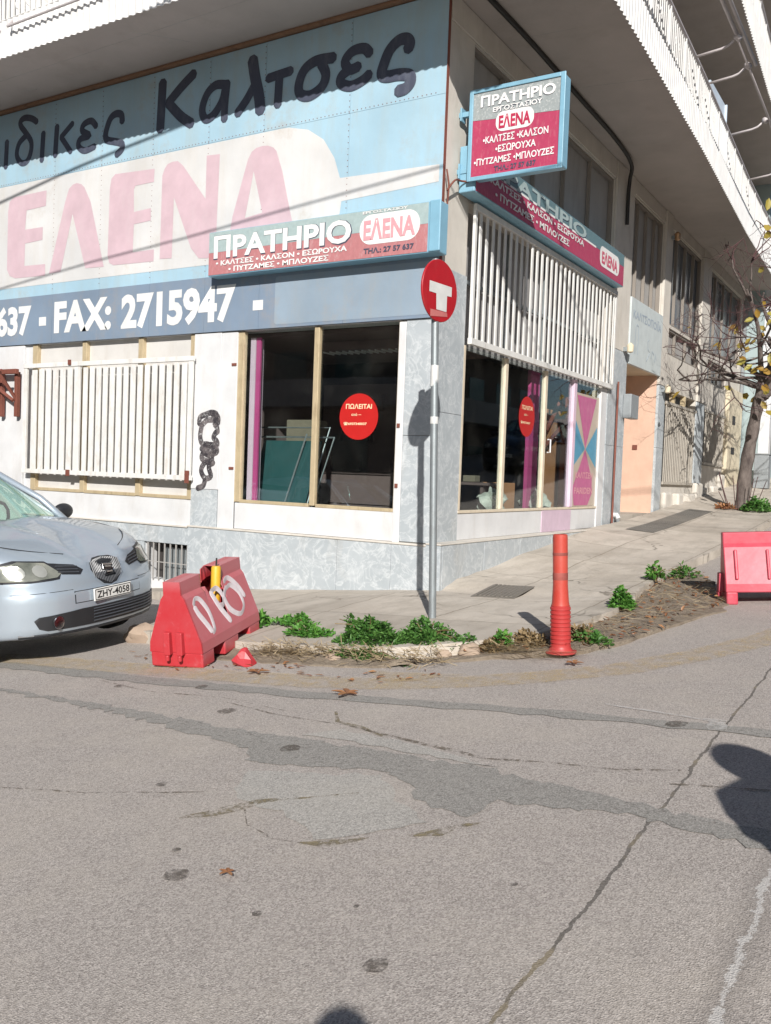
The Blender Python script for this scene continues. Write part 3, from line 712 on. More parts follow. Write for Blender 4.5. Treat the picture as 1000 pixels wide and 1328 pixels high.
# ------------------------------------------------------------------ big painted sign on facade A
FS = thing('shop_fascia_sign', 'huge faded blue painted metal sign with pink ΕΛΕΝΑ letters across the long facade', 'sign', (-7, 0, 3.33))
def blue_mat(name, c, dirt=.5):
    t = NT(name)
    c1 = t.mix(t.ramp(t.noise(.7, 5, .6), .35, .7), sc_(c, .86), sc_(c, 1.06))
    st = t.ramp(t.noise(2.6, 7, .75, t.mapping((1.6, 1, .22))), .46, .80)
    c1 = t.mix(t.math('MULTIPLY', st, dirt), c1, (c[0]*.55+.18, c[1]*.5+.14, c[2]*.45+.08))
    br = t.ramp(t.noise(1.0, 7, .75, t.mapping(loc=(4.2, 0, 8.1))), .54, .78)
    c1 = t.mix(t.math('MULTIPLY', br, .55), c1, (.40, .30, .20))
    t.bump(t.noise(2.5, 4), .25, .03)
    return t.fin(c1, .5)
MAT['skyblue'] = blue_mat('sky_blue_paint', (.36, .53, .63)); MAT['navy'] = blue_mat('slate_blue_paint', (.20, .26, .34), .4)
MAT['slate2'] = blue_mat('slate_overpaint', (.27, .34, .41), .4); MAT['signwhite'] = blue_mat('sign_white_paint', (.635, .63, .62), .3)
MAT['signpink'] = paint('faded_pink_paint', (.585, .43, .47), .55, .25, (.58, .53, .52), 1.5)
MAT['lettergrey'] = paint('dark_brush_paint', (.06, .068, .10), .55, .35, (.25, .27, .31), 2)
MAT['letterwhite'] = paint('white_letter_paint', (.74, .74, .72), .5, .15)
# panels with real seams
L = []
xs = [-14, -12.3, -10.55, -8.75, -7.05, -5.95, -4.85, -3.75, -2.75, -1.35, .03]
for a, b in zip(xs, xs[1:]): L += [(a+.002, b-.002, -.05, -.01, 6.0, 7.19), (a+.002, b-.002, -.05, -.01, 4.115, 5.996)]
boxes('panel', L, 'skyblue', FS)
boxes('panel', [(a+.002, b-.002, -.062, -.01, 3.335, 4.112) for a, b in zip(xs, xs[1:])], 'navy', FS)
boxes('edge_strip', [(.031, .038, -.055, -.0, 3.34, 7.2)], 'rust', FS)
PLA = (0, -.05, 0)
oval = [(-14, 5.99), (-8.6, 5.99), (-2.45, 5.985), (-2.333, 5.98), (-2.01, 5.90), (-1.754, 5.732), (-1.572, 5.468), (-1.475, 5.2), (-.02, 5.165), (-.02, 4.96), (-1.44, 4.90), (-1.46, 4.75), (-1.53, 4.62), (-1.66, 4.5), (-1.85, 4.38), (-2.05, 4.29), (-14, 4.29)]
shape('oval', [oval], 'signwhite', FS, PLA, AX_A, .003)
ELENA = [[(-8.073, 5.788), (-7.25, 5.795), (-7.261, 5.55), (-7.745, 5.534), (-7.775, 5.223), (-7.327, 5.218), (-7.33, 5.014), (-7.768, 4.995), (-7.776, 4.63), (-7.25, 4.615), (-7.243, 4.429), (-8.01, 4.447), (-8.154, 4.497), (-8.228, 4.606), (-8.228, 5.566), (-8.192, 5.727)],
 [(-7.149, 4.452), (-6.793, 5.554), (-6.707, 5.749), (-6.618, 5.803), (-6.528, 5.815), (-6.419, 5.783), (-6.345, 5.725), (-6.195, 5.48), (-5.862, 4.451), (-6.284, 4.464), (-6.612, 5.344), (-6.867, 4.459)],
 [(-5.654, 5.831), (-4.817, 5.793), (-4.826, 5.603), (-5.213, 5.598), (-5.244, 5.545), (-5.232, 5.211), (-4.876, 5.226), (-4.869, 5.044), (-5.225, 5.027), (-5.235, 4.609), (-4.789, 4.612), (-4.791, 4.437), (-5.648, 4.455), (-5.743, 4.499), (-5.782, 4.608), (-5.766, 5.625), (-5.737, 5.773)],
 [(-4.665, 4.459), (-4.655, 5.669), (-4.611, 5.764), (-4.551, 5.822), (-4.459, 5.842), (-4.351, 5.837), (-4.242, 5.755), (-3.789, 5.225), (-3.789, 5.83), (-3.542, 5.814), (-3.567, 4.746), (-3.585, 4.479), (-3.712, 4.382), (-3.89, 4.399), (-4.045, 4.556), (-4.409, 5.325), (-4.422, 4.448)],
 [(-3.391, 4.299), (-3.274, 4.916), (-3.025, 5.663), (-2.961, 5.758), (-2.881, 5.797), (-2.773, 5.807), (-2.679, 5.797), (-2.584, 5.757), (-2.529, 5.702), (-2.419, 5.42), (-2.251, 4.818), (-2.093, 4.32), (-2.523, 4.32), (-2.606, 4.643), (-3.04, 4.647), (-3.109, 4.31)],
 [(-2.916, 5.491), (-2.742, 4.907), (-3.049, 4.869)]]
shape('lettering', ELENA, 'signpink', FS, PLA, AX_A, .0065)
STROKES = [
    ([(-9.6, 6.35), (-9.6, 6.9), (-8.75, 6.9), (-8.75, 6.35)], .1),
    ([(-8.3, 6.738), (-8.323, 6.318)], 0.075),
    ([(-7.537, 6.936), (-7.67, 7.012), (-7.843, 7.051), (-7.951, 7.013), (-7.939, 6.932), (-7.811, 6.802), (-7.673, 6.639), (-7.677, 6.469), (-7.771, 6.333), (-7.919, 6.333), (-8.034, 6.476), (-7.98, 6.656), (-7.809, 6.755)], 0.07),
    ([(-7.367, 6.729), (-7.395, 6.293)], 0.075), ([(-7.033, 6.781), (-7.065, 6.321)], 0.075), ([(-6.66, 6.764), (-6.929, 6.592)], 0.065), ([(-6.929, 6.592), (-6.69, 6.325)], 0.065),
    ([(-6.112, 6.628), (-6.225, 6.727), (-6.392, 6.704), (-6.429, 6.607), (-6.262, 6.511), (-6.47, 6.488), (-6.511, 6.387), (-6.365, 6.293), (-6.136, 6.323)], 0.07),
    ([(-5.535, 6.598), (-5.559, 6.709), (-5.687, 6.739), (-5.803, 6.678), (-5.891, 6.489), (-5.866, 6.383), (-5.693, 6.327), (-5.535, 6.273), (-5.532, 6.186), (-5.644, 6.122)], 0.075),
    ([(-4.697, 7.024), (-4.727, 6.35)], 0.11), ([(-4.08, 7.03), (-4.33, 6.88), (-4.573, 6.704)], 0.1), ([(-4.573, 6.704), (-4.314, 6.466), (-4.102, 6.329)], 0.1),
    ([(-3.474, 6.758), (-3.66, 6.786), (-3.82, 6.69), (-3.904, 6.49), (-3.832, 6.348), (-3.681, 6.384), (-3.526, 6.556), (-3.474, 6.758)], 0.085), ([(-3.446, 6.78), (-3.477, 6.494), (-3.48, 6.283)], 0.085),
    ([(-2.997, 7.005), (-2.943, 6.761), (-2.864, 6.488), (-2.833, 6.289)], 0.12), ([(-2.962, 6.635), (-3.085, 6.476), (-3.245, 6.322)], 0.09),
    ([(-2.715, 6.696), (-2.524, 6.71), (-2.324, 6.722)], 0.085), ([(-2.517, 6.699), (-2.526, 6.502), (-2.534, 6.313)], 0.09),
    ([(-1.635, 6.752), (-1.921, 6.766), (-2.105, 6.686), (-2.187, 6.514), (-2.156, 6.383), (-1.996, 6.337), (-1.807, 6.418), (-1.752, 6.567), (-1.832, 6.718)], 0.095),
    ([(-1.08, 6.69), (-1.17, 6.771), (-1.346, 6.77), (-1.454, 6.666), (-1.381, 6.55), (-1.243, 6.563)], 0.09), ([(-1.381, 6.55), (-1.498, 6.493), (-1.509, 6.405), (-1.357, 6.338), (-1.182, 6.372), (-1.075, 6.435)], 0.09),
    ([(-0.521, 6.621), (-0.497, 6.692), (-0.549, 6.755), (-0.659, 6.757), (-0.781, 6.671), (-0.859, 6.522), (-0.89, 6.398), (-0.809, 6.352), (-0.641, 6.343), (-0.488, 6.304), (-0.465, 6.223), (-0.536, 6.155), (-0.646, 6.145)], 0.1)]
def smooth_pts(P, n=5):
    if len(P) < 3: 
        a, b = P[0], P[-1]; return [tuple(a[i]+(b[i]-a[i])*k/6 for i in range(len(a))) for k in range(7)]
    out = []
    for i in range(len(P)-1):
        p0, p1, p2, p3 = P[max(i-1, 0)], P[i], P[i+1], P[min(i+2, len(P)-1)]
        for k in range(n):
            t_ = k/n; out.append(tuple(.5*((2*p1[j])+(-p0[j]+p2[j])*t_+(2*p0[j]-5*p1[j]+4*p2[j]-p3[j])*t_**2+(-p0[j]+3*p1[j]-3*p2[j]+p3[j])*t_**3) for j in range(len(p1))))
    out.append(P[-1]); return out
def brush(bm, P, wd, fn, ends=.72):
    Q = smooth_pts(P); n = len(Q); rs = []
    ext0 = tuple(Q[0][j]-(Q[1][j]-Q[0][j])/max(1e-6, math.dist(Q[0], Q[1]))*wd*.32 for j in range(2)); ext1 = tuple(Q[-1][j]-(Q[-2][j]-Q[-1][j])/max(1e-6, math.dist(Q[-2], Q[-1]))*wd*.32 for j in range(2))
    Q = [ext0]+Q+[ext1]; rs = [wd*.22]+[wd*.5]*n+[wd*.22]
    tube(bm, [fn(q) for q in Q], rs, 8, flat=(1, .06))
bm = bmesh.new()
for k, (P, wd) in enumerate(STROKES): brush(bm, P, wd*1.5, lambda q: (q[0], -.051-.0004*k, q[1]))
finish('lettering', bm, 'lettergrey', FS)
NB = (0, -.062, 0)
texts('lettering', [('637', -8.47, -7.56, 3.48, 3.985, .045), ('FAX:', -6.985, -5.66, 3.475, 3.985, .045), ('2715947', -5.44, -3.16, 3.455, 3.985, .045)], 'letterwhite', FS, NB, AX_A)
boxes('lettering', [(-7.36, -7.19, -.066, -.0621, 3.62, 3.76), (-2.85, -2.675, -.066, -.0621, 3.59, 3.725)], 'letterwhite', FS)
shape('overpaint', [roundrect(-2.47, -.06, 3.375, 4.02, .05)], 'slate2', FS, NB, AX_A)
# rivets along seams
bm = bmesh.new()
for x in xs[2:-1]:
    z = 4.2
    while z < 7.15: 
        box(bm, x-.02, x-.01, -.0545, -.05, z, z+.01); z += .075
for k in range(150):
    x = -9.5+k*.063; box(bm, x, x+.01, -.0545, -.05, 6.02, 6.03)
finish('rivet', bm, 'rust', FS)

# ------------------------------------------------------------------ illuminated sign boxes
MAT['boxblue'] = paint('sign_box_blue', (.22, .42, .54), .4, .35, (.15, .20, .24), 2)
MAT['boxteal'] = paint('sign_teal', (.36, .45, .445), .4, .5, (.50, .53, .51), 9); MAT['boxred'] = paint('sign_red', (.58, .13, .17), .35, .35, (.62, .33, .33), 6)
MAT['redfade'] = paint('sign_red_faded', (.46, .19, .195), .45, .6, (.60, .46, .45), 10)
MAT['speckgrey'] = paint('sign_worn_grey', (.30, .33, .33), .5, .9, (.72, .72, .70), 9, streak=False)
MAT['rubyred'] = paint('sign_ruby', (.42, .05, .11), .4, .45, (.55, .26, .28), 9); MAT['signtext'] = paint('sign_letter', (.78, .77, .75), .45, .15)
MAT['texty'] = flat('dark_letter', (.07, .08, .12), .5); MAT['redletter'] = paint('red_letter', (.60, .10, .16), .4, .5, (.75, .55, .55), 8)
MAT['deepred'] = flat('deep_red_letter', (.45, .03, .08), .4); MAT['paleletter'] = paint('pale_red_letter', (.66, .33, .36), .4, .5, (.75, .62, .62), 8)

# lower box on facade A
SA = thing('shop_sign_box', 'long projecting light box with pale ΠΡΑΤΗΡΙΟ letters above a red band, over the shop window', 'sign', (-1.7, -.28, 4.06))
boxes('housing', [(-3.5, .13, -.27, -.055, 4.06, 4.665)], 'boxblue', SA, .012)
boxes('housing', [(-.0, .15, -.285, -.26, 4.07, 4.67)], 'boxblue', SA, .012)
PA = (0, -.272, 0)
shape('face', [[(-3.49, 4.38), (-.02, 4.405), (-.02, 4.655), (-3.49, 4.655)]], 'boxteal', SA, PA, AX_A, .003)
shape('face', [[(-3.49, 4.075), (-.02, 4.075), (-.02, 4.403), (-3.49, 4.378)]], 'redfade', SA, PA, AX_A, .003)
shape('badge', [roundrect(-.99, -.13, 4.235, 4.60, .17)], 'signtext', SA, PA, AX_A, .006)
texts('lettering_shadow', [('ΠΡΑΤΗΡΙΟ', -3.40, -1.10, 4.275, 4.605, .03)], 'texty', SA, PA, AX_A, .007)
texts('lettering', [('ΠΡΑΤΗΡΙΟ', -3.395, -1.115, 4.29, 4.60, .03), ('ΕΡΓΟΣΤΑΣΙΟΥ', -.95, -.30, 4.612, 4.648, .03)], 'signtext', SA, PA, AX_A, .010)
texts('lettering', [('• ΚΑΛΤΣΕΣ • ΚΑΛΣΟΝ • ΕΣΩΡΟΥΧΑ', -3.35, -1.17, 4.19, 4.265, .03), ('• ΠΥΤΖΑΜΕΣ • ΜΠΛΟΥΖΕΣ', -3.12, -1.45, 4.095, 4.17, .03)], 'signtext', SA, PA, AX_A, .010)
texts('lettering', [('ΕΛΕΝΑ', -.93, -.19, 4.29, 4.545, .035)], 'paleletter', SA, PA, AX_A, .010)
texts('lettering', [('ΤΗΛ.: 27 57 637', -.92, -.20, 4.125, 4.195, .03)], 'texty', SA, PA, AX_A, .010)

# square sign sticking out of the corner pillar
SQ = thing('projecting_sign', 'square blue-framed light box sticking out from the corner pillar, reading ΕΛΕΝΑ on white', 'sign', (.8, .4, 5.06))
boxes('housing', [(.18, 1.39, .32, .50, 5.06, 6.11)], 'boxblue', SQ, .015)
boxes('housing', [(.17, .22, .30, .32, 5.03, 6.13), (1.34, 1.40, .30, .32, 5.03, 6.13), (.22, 1.34, .30, .32, 5.03, 5.08), (.22, 1.34, .30, .32, 6.08, 6.13)], 'boxblue', SQ, .006)
PQ = (0, .318, 0)
shape('face', [[(.22, 5.76), (.5, 5.74), (1.0, 5.72), (1.34, 5.70), (1.34, 6.08), (.22, 6.08)]], 'speckgrey', SQ, PQ, AX_A, .003)
shape('face', [[(.22, 5.08), (1.34, 5.08), (1.34, 5.697), (1.0, 5.717), (.5, 5.737), (.22, 5.757)]], 'rubyred', SQ, PQ, AX_A, .003)
shape('badge', [roundrect(.53, 1.02, 5.575, 5.81, .10)], 'signtext', SQ, PQ, AX_A, .006)
texts('lettering_shadow', [('ΠΡΑΤΗΡΙΟ', .325, 1.275, 5.895, 6.03, .03), ('ΕΡΓΟΣΤΑΣΙΟΥ', .49, 1.12, 5.81, 5.875, .05)], 'texty', SQ, PQ, AX_A, .007)
texts('lettering', [('ΠΡΑΤΗΡΙΟ', .32, 1.28, 5.90, 6.035, .03), ('ΕΡΓΟΣΤΑΣΙΟΥ', .485, 1.12, 5.815, 5.88, .03), ('•ΚΑΛΤΣΕΣ •ΚΑΛΣΟΝ', .37, 1.21, 5.455, 5.545, .02), ('•ΕΣΩΡΟΥΧΑ', .54, 1.06, 5.33, 5.42, .02), ('•ΠΥΤΖΑΜΕΣ •ΜΠΛΟΥΖΕΣ', .26, 1.29, 5.205, 5.29, .02)], 'signtext', SQ, PQ, AX_A, .010)
texts('lettering', [('ΕΛΕΝΑ', .57, .98, 5.61, 5.77, .035)], 'deepred', SQ, PQ, AX_A, .010)
texts('lettering', [('ΤΗΛ.: 27 57 637', .53, 1.07, 5.11, 5.175, .03)], 'texty', SQ, PQ, AX_A, .010)
boxes('bracket', [(.0, .18, .36, .42, 5.85, 5.91), (.0, .18, .36, .42, 5.16, 5.22), (.031, .05, .33, .46, 5.8, 5.96), (.031, .05, .33, .46, 5.1, 5.28)], 'boxblue', SQ, .004)

# long box on facade B
SB = thing('shop_sign_box', 'long red and teal light box along the side facade, above the tall white bar grille', 'sign', (.15, 3.3, 4.95))
boxes('housing', [(.03, .25, .37, 6.45, 4.93, 5.50)], 'boxblue', SB, .012)
MAT['tealdark'] = paint('sign_teal_dark', (.12, .20, .22), .4, .5, (.28, .31, .31), 8)
PB = (.25, 0, 0)
shape('face', [[(.40, 5.29), (6.43, 5.29), (6.43, 5.49), (.40, 5.49)]], 'tealdark', SB, PB, AX_B, .003)
shape('face', [[(.40, 4.945), (6.43, 4.945), (6.43, 5.287), (.40, 5.287)]], 'rubyred', SB, PB, AX_B, .003)
shape('stripe', [[(.40, 5.275), (4.9, 5.275), (4.9, 5.305), (.40, 5.305)]], 'signtext', SB, PB, AX_B, .0045)
shape('badge', [roundrect(5.1, 6.15, 5.05, 5.38, .13)], 'signtext', SB, PB, AX_B, .006)
texts('lettering_shadow', [('ΠΡΑΤΗΡΙΟ', .72, 4.42, 5.275, 5.475, .03)], 'texty', SB, PB, AX_B, .007)
texts('lettering', [('ΠΡΑΤΗΡΙΟ', .70, 4.40, 5.285, 5.48, .03)], 'boxteal', SB, PB, AX_B, .009)
texts('lettering', [('• ΚΑΛΤΣΕΣ • ΚΑΛΣΟΝ • ΕΣΩΡΟΥΧΑ', .65, 4.3, 5.155, 5.25, .03), ('• ΠΥΤΖΑΜΕΣ • ΜΠΛΟΥΖΕΣ', .95, 3.65, 5.005, 5.105, .03)], 'signtext', SB, PB, AX_B, .010)
texts('lettering', [('ΕΛΕΝΑ', 5.2, 6.05, 5.10, 5.31, .035)], 'redletter', SB, PB, AX_B, .010)

# ------------------------------------------------------------------ stickers, poster, graffiti
MAT['stickerred'] = flat('sticker_red', (.47, .018, .016), .35, var=.05); MAT['stickertext'] = flat('sticker_cream', (.85, .66, .42), .5)
def sticker(label, o, ax, cu, cv, r):
    t_ = thing('window_sticker', label, 'sticker', Vector(o)+ax[0]*cu+ax[1]*(cv-r), group='round for-sale stickers on the shop windows')
    V = [(cu+r*math.cos(2*math.pi*k/40), cv+r*math.sin(2*math.pi*k/40)) for k in range(40)]
    shape('disc', [V], 'stickerred', t_, o, ax, .004)
    texts('lettering', [('ΠΩΛΕΙΤΑΙ', cu-.2, cu+.2, cv+.10, cv+.165, .02), ('από', cu-.11, cu-.02, cv+.01, cv+.045, .02), ('...', cu+.0, cu+.04, cv+.02, cv+.028, .02), ('☎6937340037', cu-.23, cu+.13, cv-.115, cv-.07, .03)], 'stickertext', t_, o, ax, .007)
sticker('round red for-sale sticker on the front shop window, beside the sign pole', (0, .018, 0), AX_A, -1.10, 2.14, .297)
sticker('round red for-sale sticker on the side shop window, left of the pink column', (-.012, 0, 0), AX_B, 2.92, 2.35, .30)
MAT['posterbeige'] = paint('poster_film', (.50, .42, .34), .4, .3); MAT['posterblue'] = paint('poster_blue', (.09, .30, .44), .4, .5, (.26, .40, .46), 4)
MAT['posterpink'] = paint('poster_pink', (.50, .13, .27), .45, .5, (.50, .34, .34), 4)
PO = thing('window_poster', 'pink and blue argyle diamond poster covering the last pane of the side window', 'poster', (0, 5.55, .98))
PP = (-.012, 0, 0); ym = 5.56
shape('sheet', [[(4.93, .985), (6.19, .985), (6.19, 2.92), (4.93, 2.92)]], 'posterbeige', PO, PP, AX_B, .004)
shape('diamond', [[(5.05, 2.88), (6.05, 2.88), (ym, 1.98)]], 'posterpink', PO, PP, AX_B, .007)
shape('diamond', [[(ym, 1.98), (5.98, 1.45), (6.0, 1.2), (5.8, 1.0), (5.1, 1.0), (5.0, 1.3)]], 'posterpink', PO, PP, AX_B, .007)
shape('diamond', [[(4.97, 2.5), (ym-.02, 1.98), (4.97, 1.66)]], 'posterblue', PO, PP, AX_B, .007); shape('diamond', [[(6.15, 2.4), (ym+.02, 1.98), (6.15, 1.66)]], 'posterblue', PO, PP, AX_B, .007)
texts('lettering', [('ΚΑΛΤΣΕΝ', 5.1, 6.0, 1.47, 1.58, .02), ('PARIDEN', 5.08, 6.02, 1.2, 1.31, .02)], 'paleletter', PO, PP, AX_B, .010)
GR = [[(-3.797, 2.032), (-3.782, 2.129), (-3.673, 2.17), (-3.564, 2.197), (-3.472, 2.169), (-3.524, 2.101), (-3.651, 2.087), (-3.741, 2.019)], [(-3.563, 2.183), (-3.45, 2.142), (-3.45, 2.047), (-3.503, 2.033), (-3.451, 2.101)], [(-3.741, 2.032), (-3.772, 1.867), (-3.731, 1.757), (-3.62, 1.745), (-3.508, 1.705)], [(-3.503, 2.033), (-3.46, 1.993), (-3.45, 1.925), (-3.48, 1.91), (-3.514, 1.842), (-3.45, 1.789), (-3.45, 1.734)], [(-3.746, 1.674), (-3.637, 1.731), (-3.491, 1.733), (-3.45, 1.68), (-3.47, 1.624), (-3.597, 1.649), (-3.707, 1.619), (-3.722, 1.536), (-3.592, 1.498)], [(-3.56, 1.622), (-3.537, 1.513), (-3.665, 1.483), (-3.734, 1.37), (-3.656, 1.262), (-3.547, 1.293), (-3.589, 1.429), (-3.5, 1.487)], [(-3.655, 1.235), (-3.689, 1.151), (-3.798, 1.111)], [(-3.707, 1.633), (-3.558, 1.581), (-3.487, 1.637)]]
t = NT('spray_paint'); t.l(t.ramp(t.noise(22, 5, .7), .32, .52), t.b.inputs['Alpha']); MAT['spray'] = t.fin(t.mix(t.ramp(t.noise(12, 4), .4, .65), (.035, .03, .035), (.16, .14, .14)), .7)
bm = bmesh.new()
for k, P in enumerate(GR): brush(bm, P, .085, lambda q: (q[0], -.0455-.0003*k, q[1]))
finish('graffiti', bm, 'spray', B)

# ------------------------------------------------------------------ small things on the walls
o = boxes('meter_box', [(.036, .20, 7.45, 7.95, 2.66, 3.12)], 'greybox', None, .015); tag(o, 'grey metal meter box on the pilaster beside the peach garage door', 'meter box')
def lamp(label, loc, mat='white'):
    t_ = thing('wall_lamp', label, 'lamp', loc, local=True)
    boxes('bracket', [(-.02, .05, -.05, .05, -.04, .04)], 'steel', t_, .004)
    bm = bmesh.new(); lathe(bm, [(.02, -.02), (.06, .0), (.07, .12), (.04, .15), (.02, .17)], (.10, 0, -.05), 12); finish('lantern', bm, mat, t_, True, 40)
    return t_
lamp('small pale wall lamp beside the faded sign over the garage door', (.06, 7.35, 3.95), 'cream'); lamp('small pale wall lamp on the pilaster after the garage door', (.07, 10.15, 3.45), 'cream'); lamp('rusty orange wall lamp high under the balcony soffit', (.08, 10.3, 6.75), 'brass')
bm = bmesh.new(); pts = [(.35, -1.2, 7.22), (.36, .1, 7.21), (.37, 1.7, 7.22), (.36, 3.6, 7.2), (.33, 5.4, 7.21), (.26, 6.55, 7.16), (.14, 6.9, 7.0), (.10, 6.98, 6.75), (.1, 6.98, 6.2)]
tube(bm, smooth_pts(pts, 6), .035, 8); o = finish('power_cable', bm, 'cable', None, True); tag(o, 'thick black cable running along the side soffit and bending down at the pilaster', 'cable')
bm = bmesh.new(); pts = [(.08, -.02, 4.85), (.12, .1, 5.0), (.1, .3, 5.05), (.2, .4, 5.05)]; tube(bm, smooth_pts(pts), .012, 6)
pts = [(.07, -.03, 5.1), (.09, .0, 4.9), (.06, .02, 4.6)]; tube(bm, smooth_pts(pts), .01, 6)
o = finish('sign_cable', bm, 'rust', None, True); tag(o, 'thin brown cable looping from the big sign edge to the square sign', 'cable')
# red iron bracket at the far left
RB = thing('iron_rack', 'rusty dark red iron rack on the white pier at the far end of the shopfront', 'rack', (-8.2, -.1, 2.14))
bm = bmesh.new()
for x in (-8.55, -8.2, -7.8):
    box(bm, x-.035, x+.035, -.16, -.09, 2.14, 2.88)
box(bm, -8.6, -7.72, -.22, -.155, 2.84, 2.92)
finish('frame', bm, 'rust', RB, bevel=.006)
bm = bmesh.new(); tube(bm, [(-8.6, -.2, 2.8), (-7.8, -.2, 2.4)], .035, 4); tube(bm, [(-7.8, -.12, 2.4), (-7.86, -.45, 2.86)], .03, 4); tube(bm, [(-8.2, -.12, 2.4), (-8.2, -.45, 2.86)], .03, 4); tube(bm, [(-8.6, -.45, 2.86), (-7.75, -.45, 2.86)], .03, 4)
finish('brace', bm, 'rust', RB)

# ------------------------------------------------------------------ inside the windows
MAT['greenpane'] = flat('green_glass_sheet', (.028, .085, .088), .15); MAT['box'] = flat('card_box', (.20, .17, .125), .8); MAT['orangewood'] = paint('orange_wood', (.52, .25, .12), .6, .3)
LP = thing('glass_sheet', 'green glass sheet leaning inside the front shop window', 'glass sheet', (-2.6, 1, .4))
bm = bmesh.new(); obox(bm, (-3.3, .45, .9), (1.05, 0, 0), (0, .01, 0), (.02, .35, .95)); finish('sheet', bm, 'greenpane', LP)
bm = bmesh.new(); tube(bm, [(-3.5, .44, .9), (-2.1, .42, .9), (-1.98, .75, 1.9), (-3.55, .78, 1.9)], .014, 5); tube(bm, [(-2.6, .43, .9), (-2.47, .76, 1.95)], .012, 5); tube(bm, [(-3.55, .95, 2.05), (-2.2, .95, 2.05), (-2.25, .5, .9)], .012, 5); finish('frame', bm, 'steel', LP)
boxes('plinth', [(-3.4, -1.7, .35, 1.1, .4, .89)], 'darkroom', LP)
o = boxes('cardboard_box', [(-3.15, -2.65, 1.15, 1.5, 1.6, 2.18)], 'box', None, .01); tag(o, 'beige box standing behind the leaning glass sheet in the window', 'box')
o = boxes('counter', [(-1.7, -.45, 2.6, 3.2, 1.30, 1.34), (-1.65, -1.6, 2.65, 3.15, .4, 1.30), (-.6, -.55, 2.65, 3.15, .4, 1.30)], 'roomwall', None); tag(o, 'dark counter inside the front shop window, right of the mullion', 'counter')
o = boxes('window_column', [(-3.02, -2.93, .12, .30, .95, 3.25)], 'palepink', None); tag(o, 'pale pink board standing at the left edge inside the front window', 'board')
o = boxes('window_column', [(-2.925, -2.85, .13, .16, .95, 3.25)], 'pink', None); tag(o, 'bright pink board beside the pale pink one inside the front window', 'board')
o = boxes('window_column', [(-.42, -.36, 3.87, 4.25, .95, 3.2)], 'pink', None); tag(o, 'bright pink column inside the side window next to the door', 'column')
o = boxes('plywood_sheet', [(-.60, -.56, 5.1, 6.1, .6, 2.65)], 'orangewood', None); tag(o, 'orange wooden panel inside the side shop door', 'panel')
bm = bmesh.new(); tube(bm, [(-.45, 4.8, 2.25), (-.45, 5.35, 2.75), (-.45, 5.8, 2.5)], .045, 4); tube(bm, [(-.45, 4.8, 2.0), (-.45, 5.6, 2.4)], .045, 4); box(bm, -.5, -.4, 5.65, 5.9, .6, 2.9)
o = finish('timber_stand', bm, 'rust'); tag(o, 'dark brown timber stand inside the side shop door', 'stand')

for k, (x, y, z_, w_, h_, lab) in enumerate([(-1.5, 2.7, 1.345, .28, .14, 'small pale carton on the dark counter, nearest the mullion'), (-.95, 2.75, 1.345, .2, .1, 'flat pale carton on the dark counter, under the round sticker')]):
    o = boxes('carton', [(x, x+w_, y, y+.2, z_, z_+h_)], 'box', None, .01); tag(o, lab, 'box')
MAT['paper'] = flat('crumpled_paper', (.50, .52, .46), .8, var=.4)
for k, (y, lab) in enumerate([(2.35, 'crumpled paper heap inside the side window, beside the first mullion'), (3.95, 'crumpled paper heap inside the side door pane')]):
    bm = bmesh.new(); bmesh.ops.create_icosphere(bm, subdivisions=3, radius=.2)
    for v in bm.verts: v.co *= 1+.7*mnoise.noise(v.co*9+Vector((k*5, 0, 0)))
    bm.transform(Matrix.Translation((-.35, y+.25, 1.05))); tag(finish('paper_heap', bm, 'paper'), lab, 'paper')
o = boxes('wooden_crate', [(-.75, -.4, 3.05, 3.5, .6, 1.35)], 'orangewood', None, .01); tag(o, 'low orange brown crate inside the side window left of the pink column', 'crate')
bm = bmesh.new(); box(bm, -3.8, -1.5, 3.0, 3.3, .4, 2.9)
for k in range(4): box(bm, -3.78, -1.52, 2.97, 3.0, .9+.5*k, .95+.5*k)
for k in range(11): box(bm, -3.7+.2*k, -3.56+.2*k, 2.90, 2.99, 1.46+.5*(k % 3), 1.46+.5*(k % 3)+rnd.uniform(.12, .3))
o = finish('shelf_unit', bm, 'roomwall'); tag(o, 'dark shelf unit with goods at the back of the front shop room', 'shelf')
# ------------------------------------------------------------------ no-entry sign on its pole
MAT['signface'] = paint('road_sign_red', (.40, .015, .022), .35, .3, (.40, .08, .07), 3); MAT['tape'] = flat('white_tape', (.62, .62, .60), .5, var=.1); MAT['tapefade'] = flat('faded_tape', (.50, .16, .15), .5)
RS = thing('no_entry_sign', 'round red no-entry sign with a white T on a grey galvanised pole at the kerb', 'road sign', (1.10, -1.86, 0))
bm = bmesh.new(); tube(bm, [(1.102, -1.861, -.2), (1.10, -1.86, 0), (1.02, -1.823, 1.75), (.938, -1.785, 3.56)], .038, 14); finish('pole', bm, 'steel', RS, True, 60)
bm = bmesh.new(); lathe(bm, [(.30, -.012), (.306, -.006), (.306, .006), (.30, .012)], (0, 0, 0), 48)
cd = Vector((.995, -1.79, 3.245)); th = R(-6); Rm = Matrix.Rotation(th, 4, 'Z') @ Matrix.Rotation(R(90), 4, 'Y')
bm.transform(Matrix.Translation(cd) @ Rm); finish('disc', bm, 'signface', RS, True, 30)
DN = Matrix.Rotation(th, 3, 'Z') @ Vector((1, 0, 0)); DU = Matrix.Rotation(th, 3, 'Z') @ Vector((0, 1, 0)); AXD = (DU, Vector((0, 0, 1)), DN)
shape('marking', [[(-.19, -.035), (-.07, -.035), (-.06, -.19), (.12, -.19), (.12, -.03), (.20, -.025), (.20, .07), (-.19, .07)]], 'tape', RS, cd, AXD, .015)
shape('marking', [[(-.16, -.27), (.14, -.235), (.13, -.195), (-.16, -.2)]], 'tapefade', RS, cd, AXD, .015)
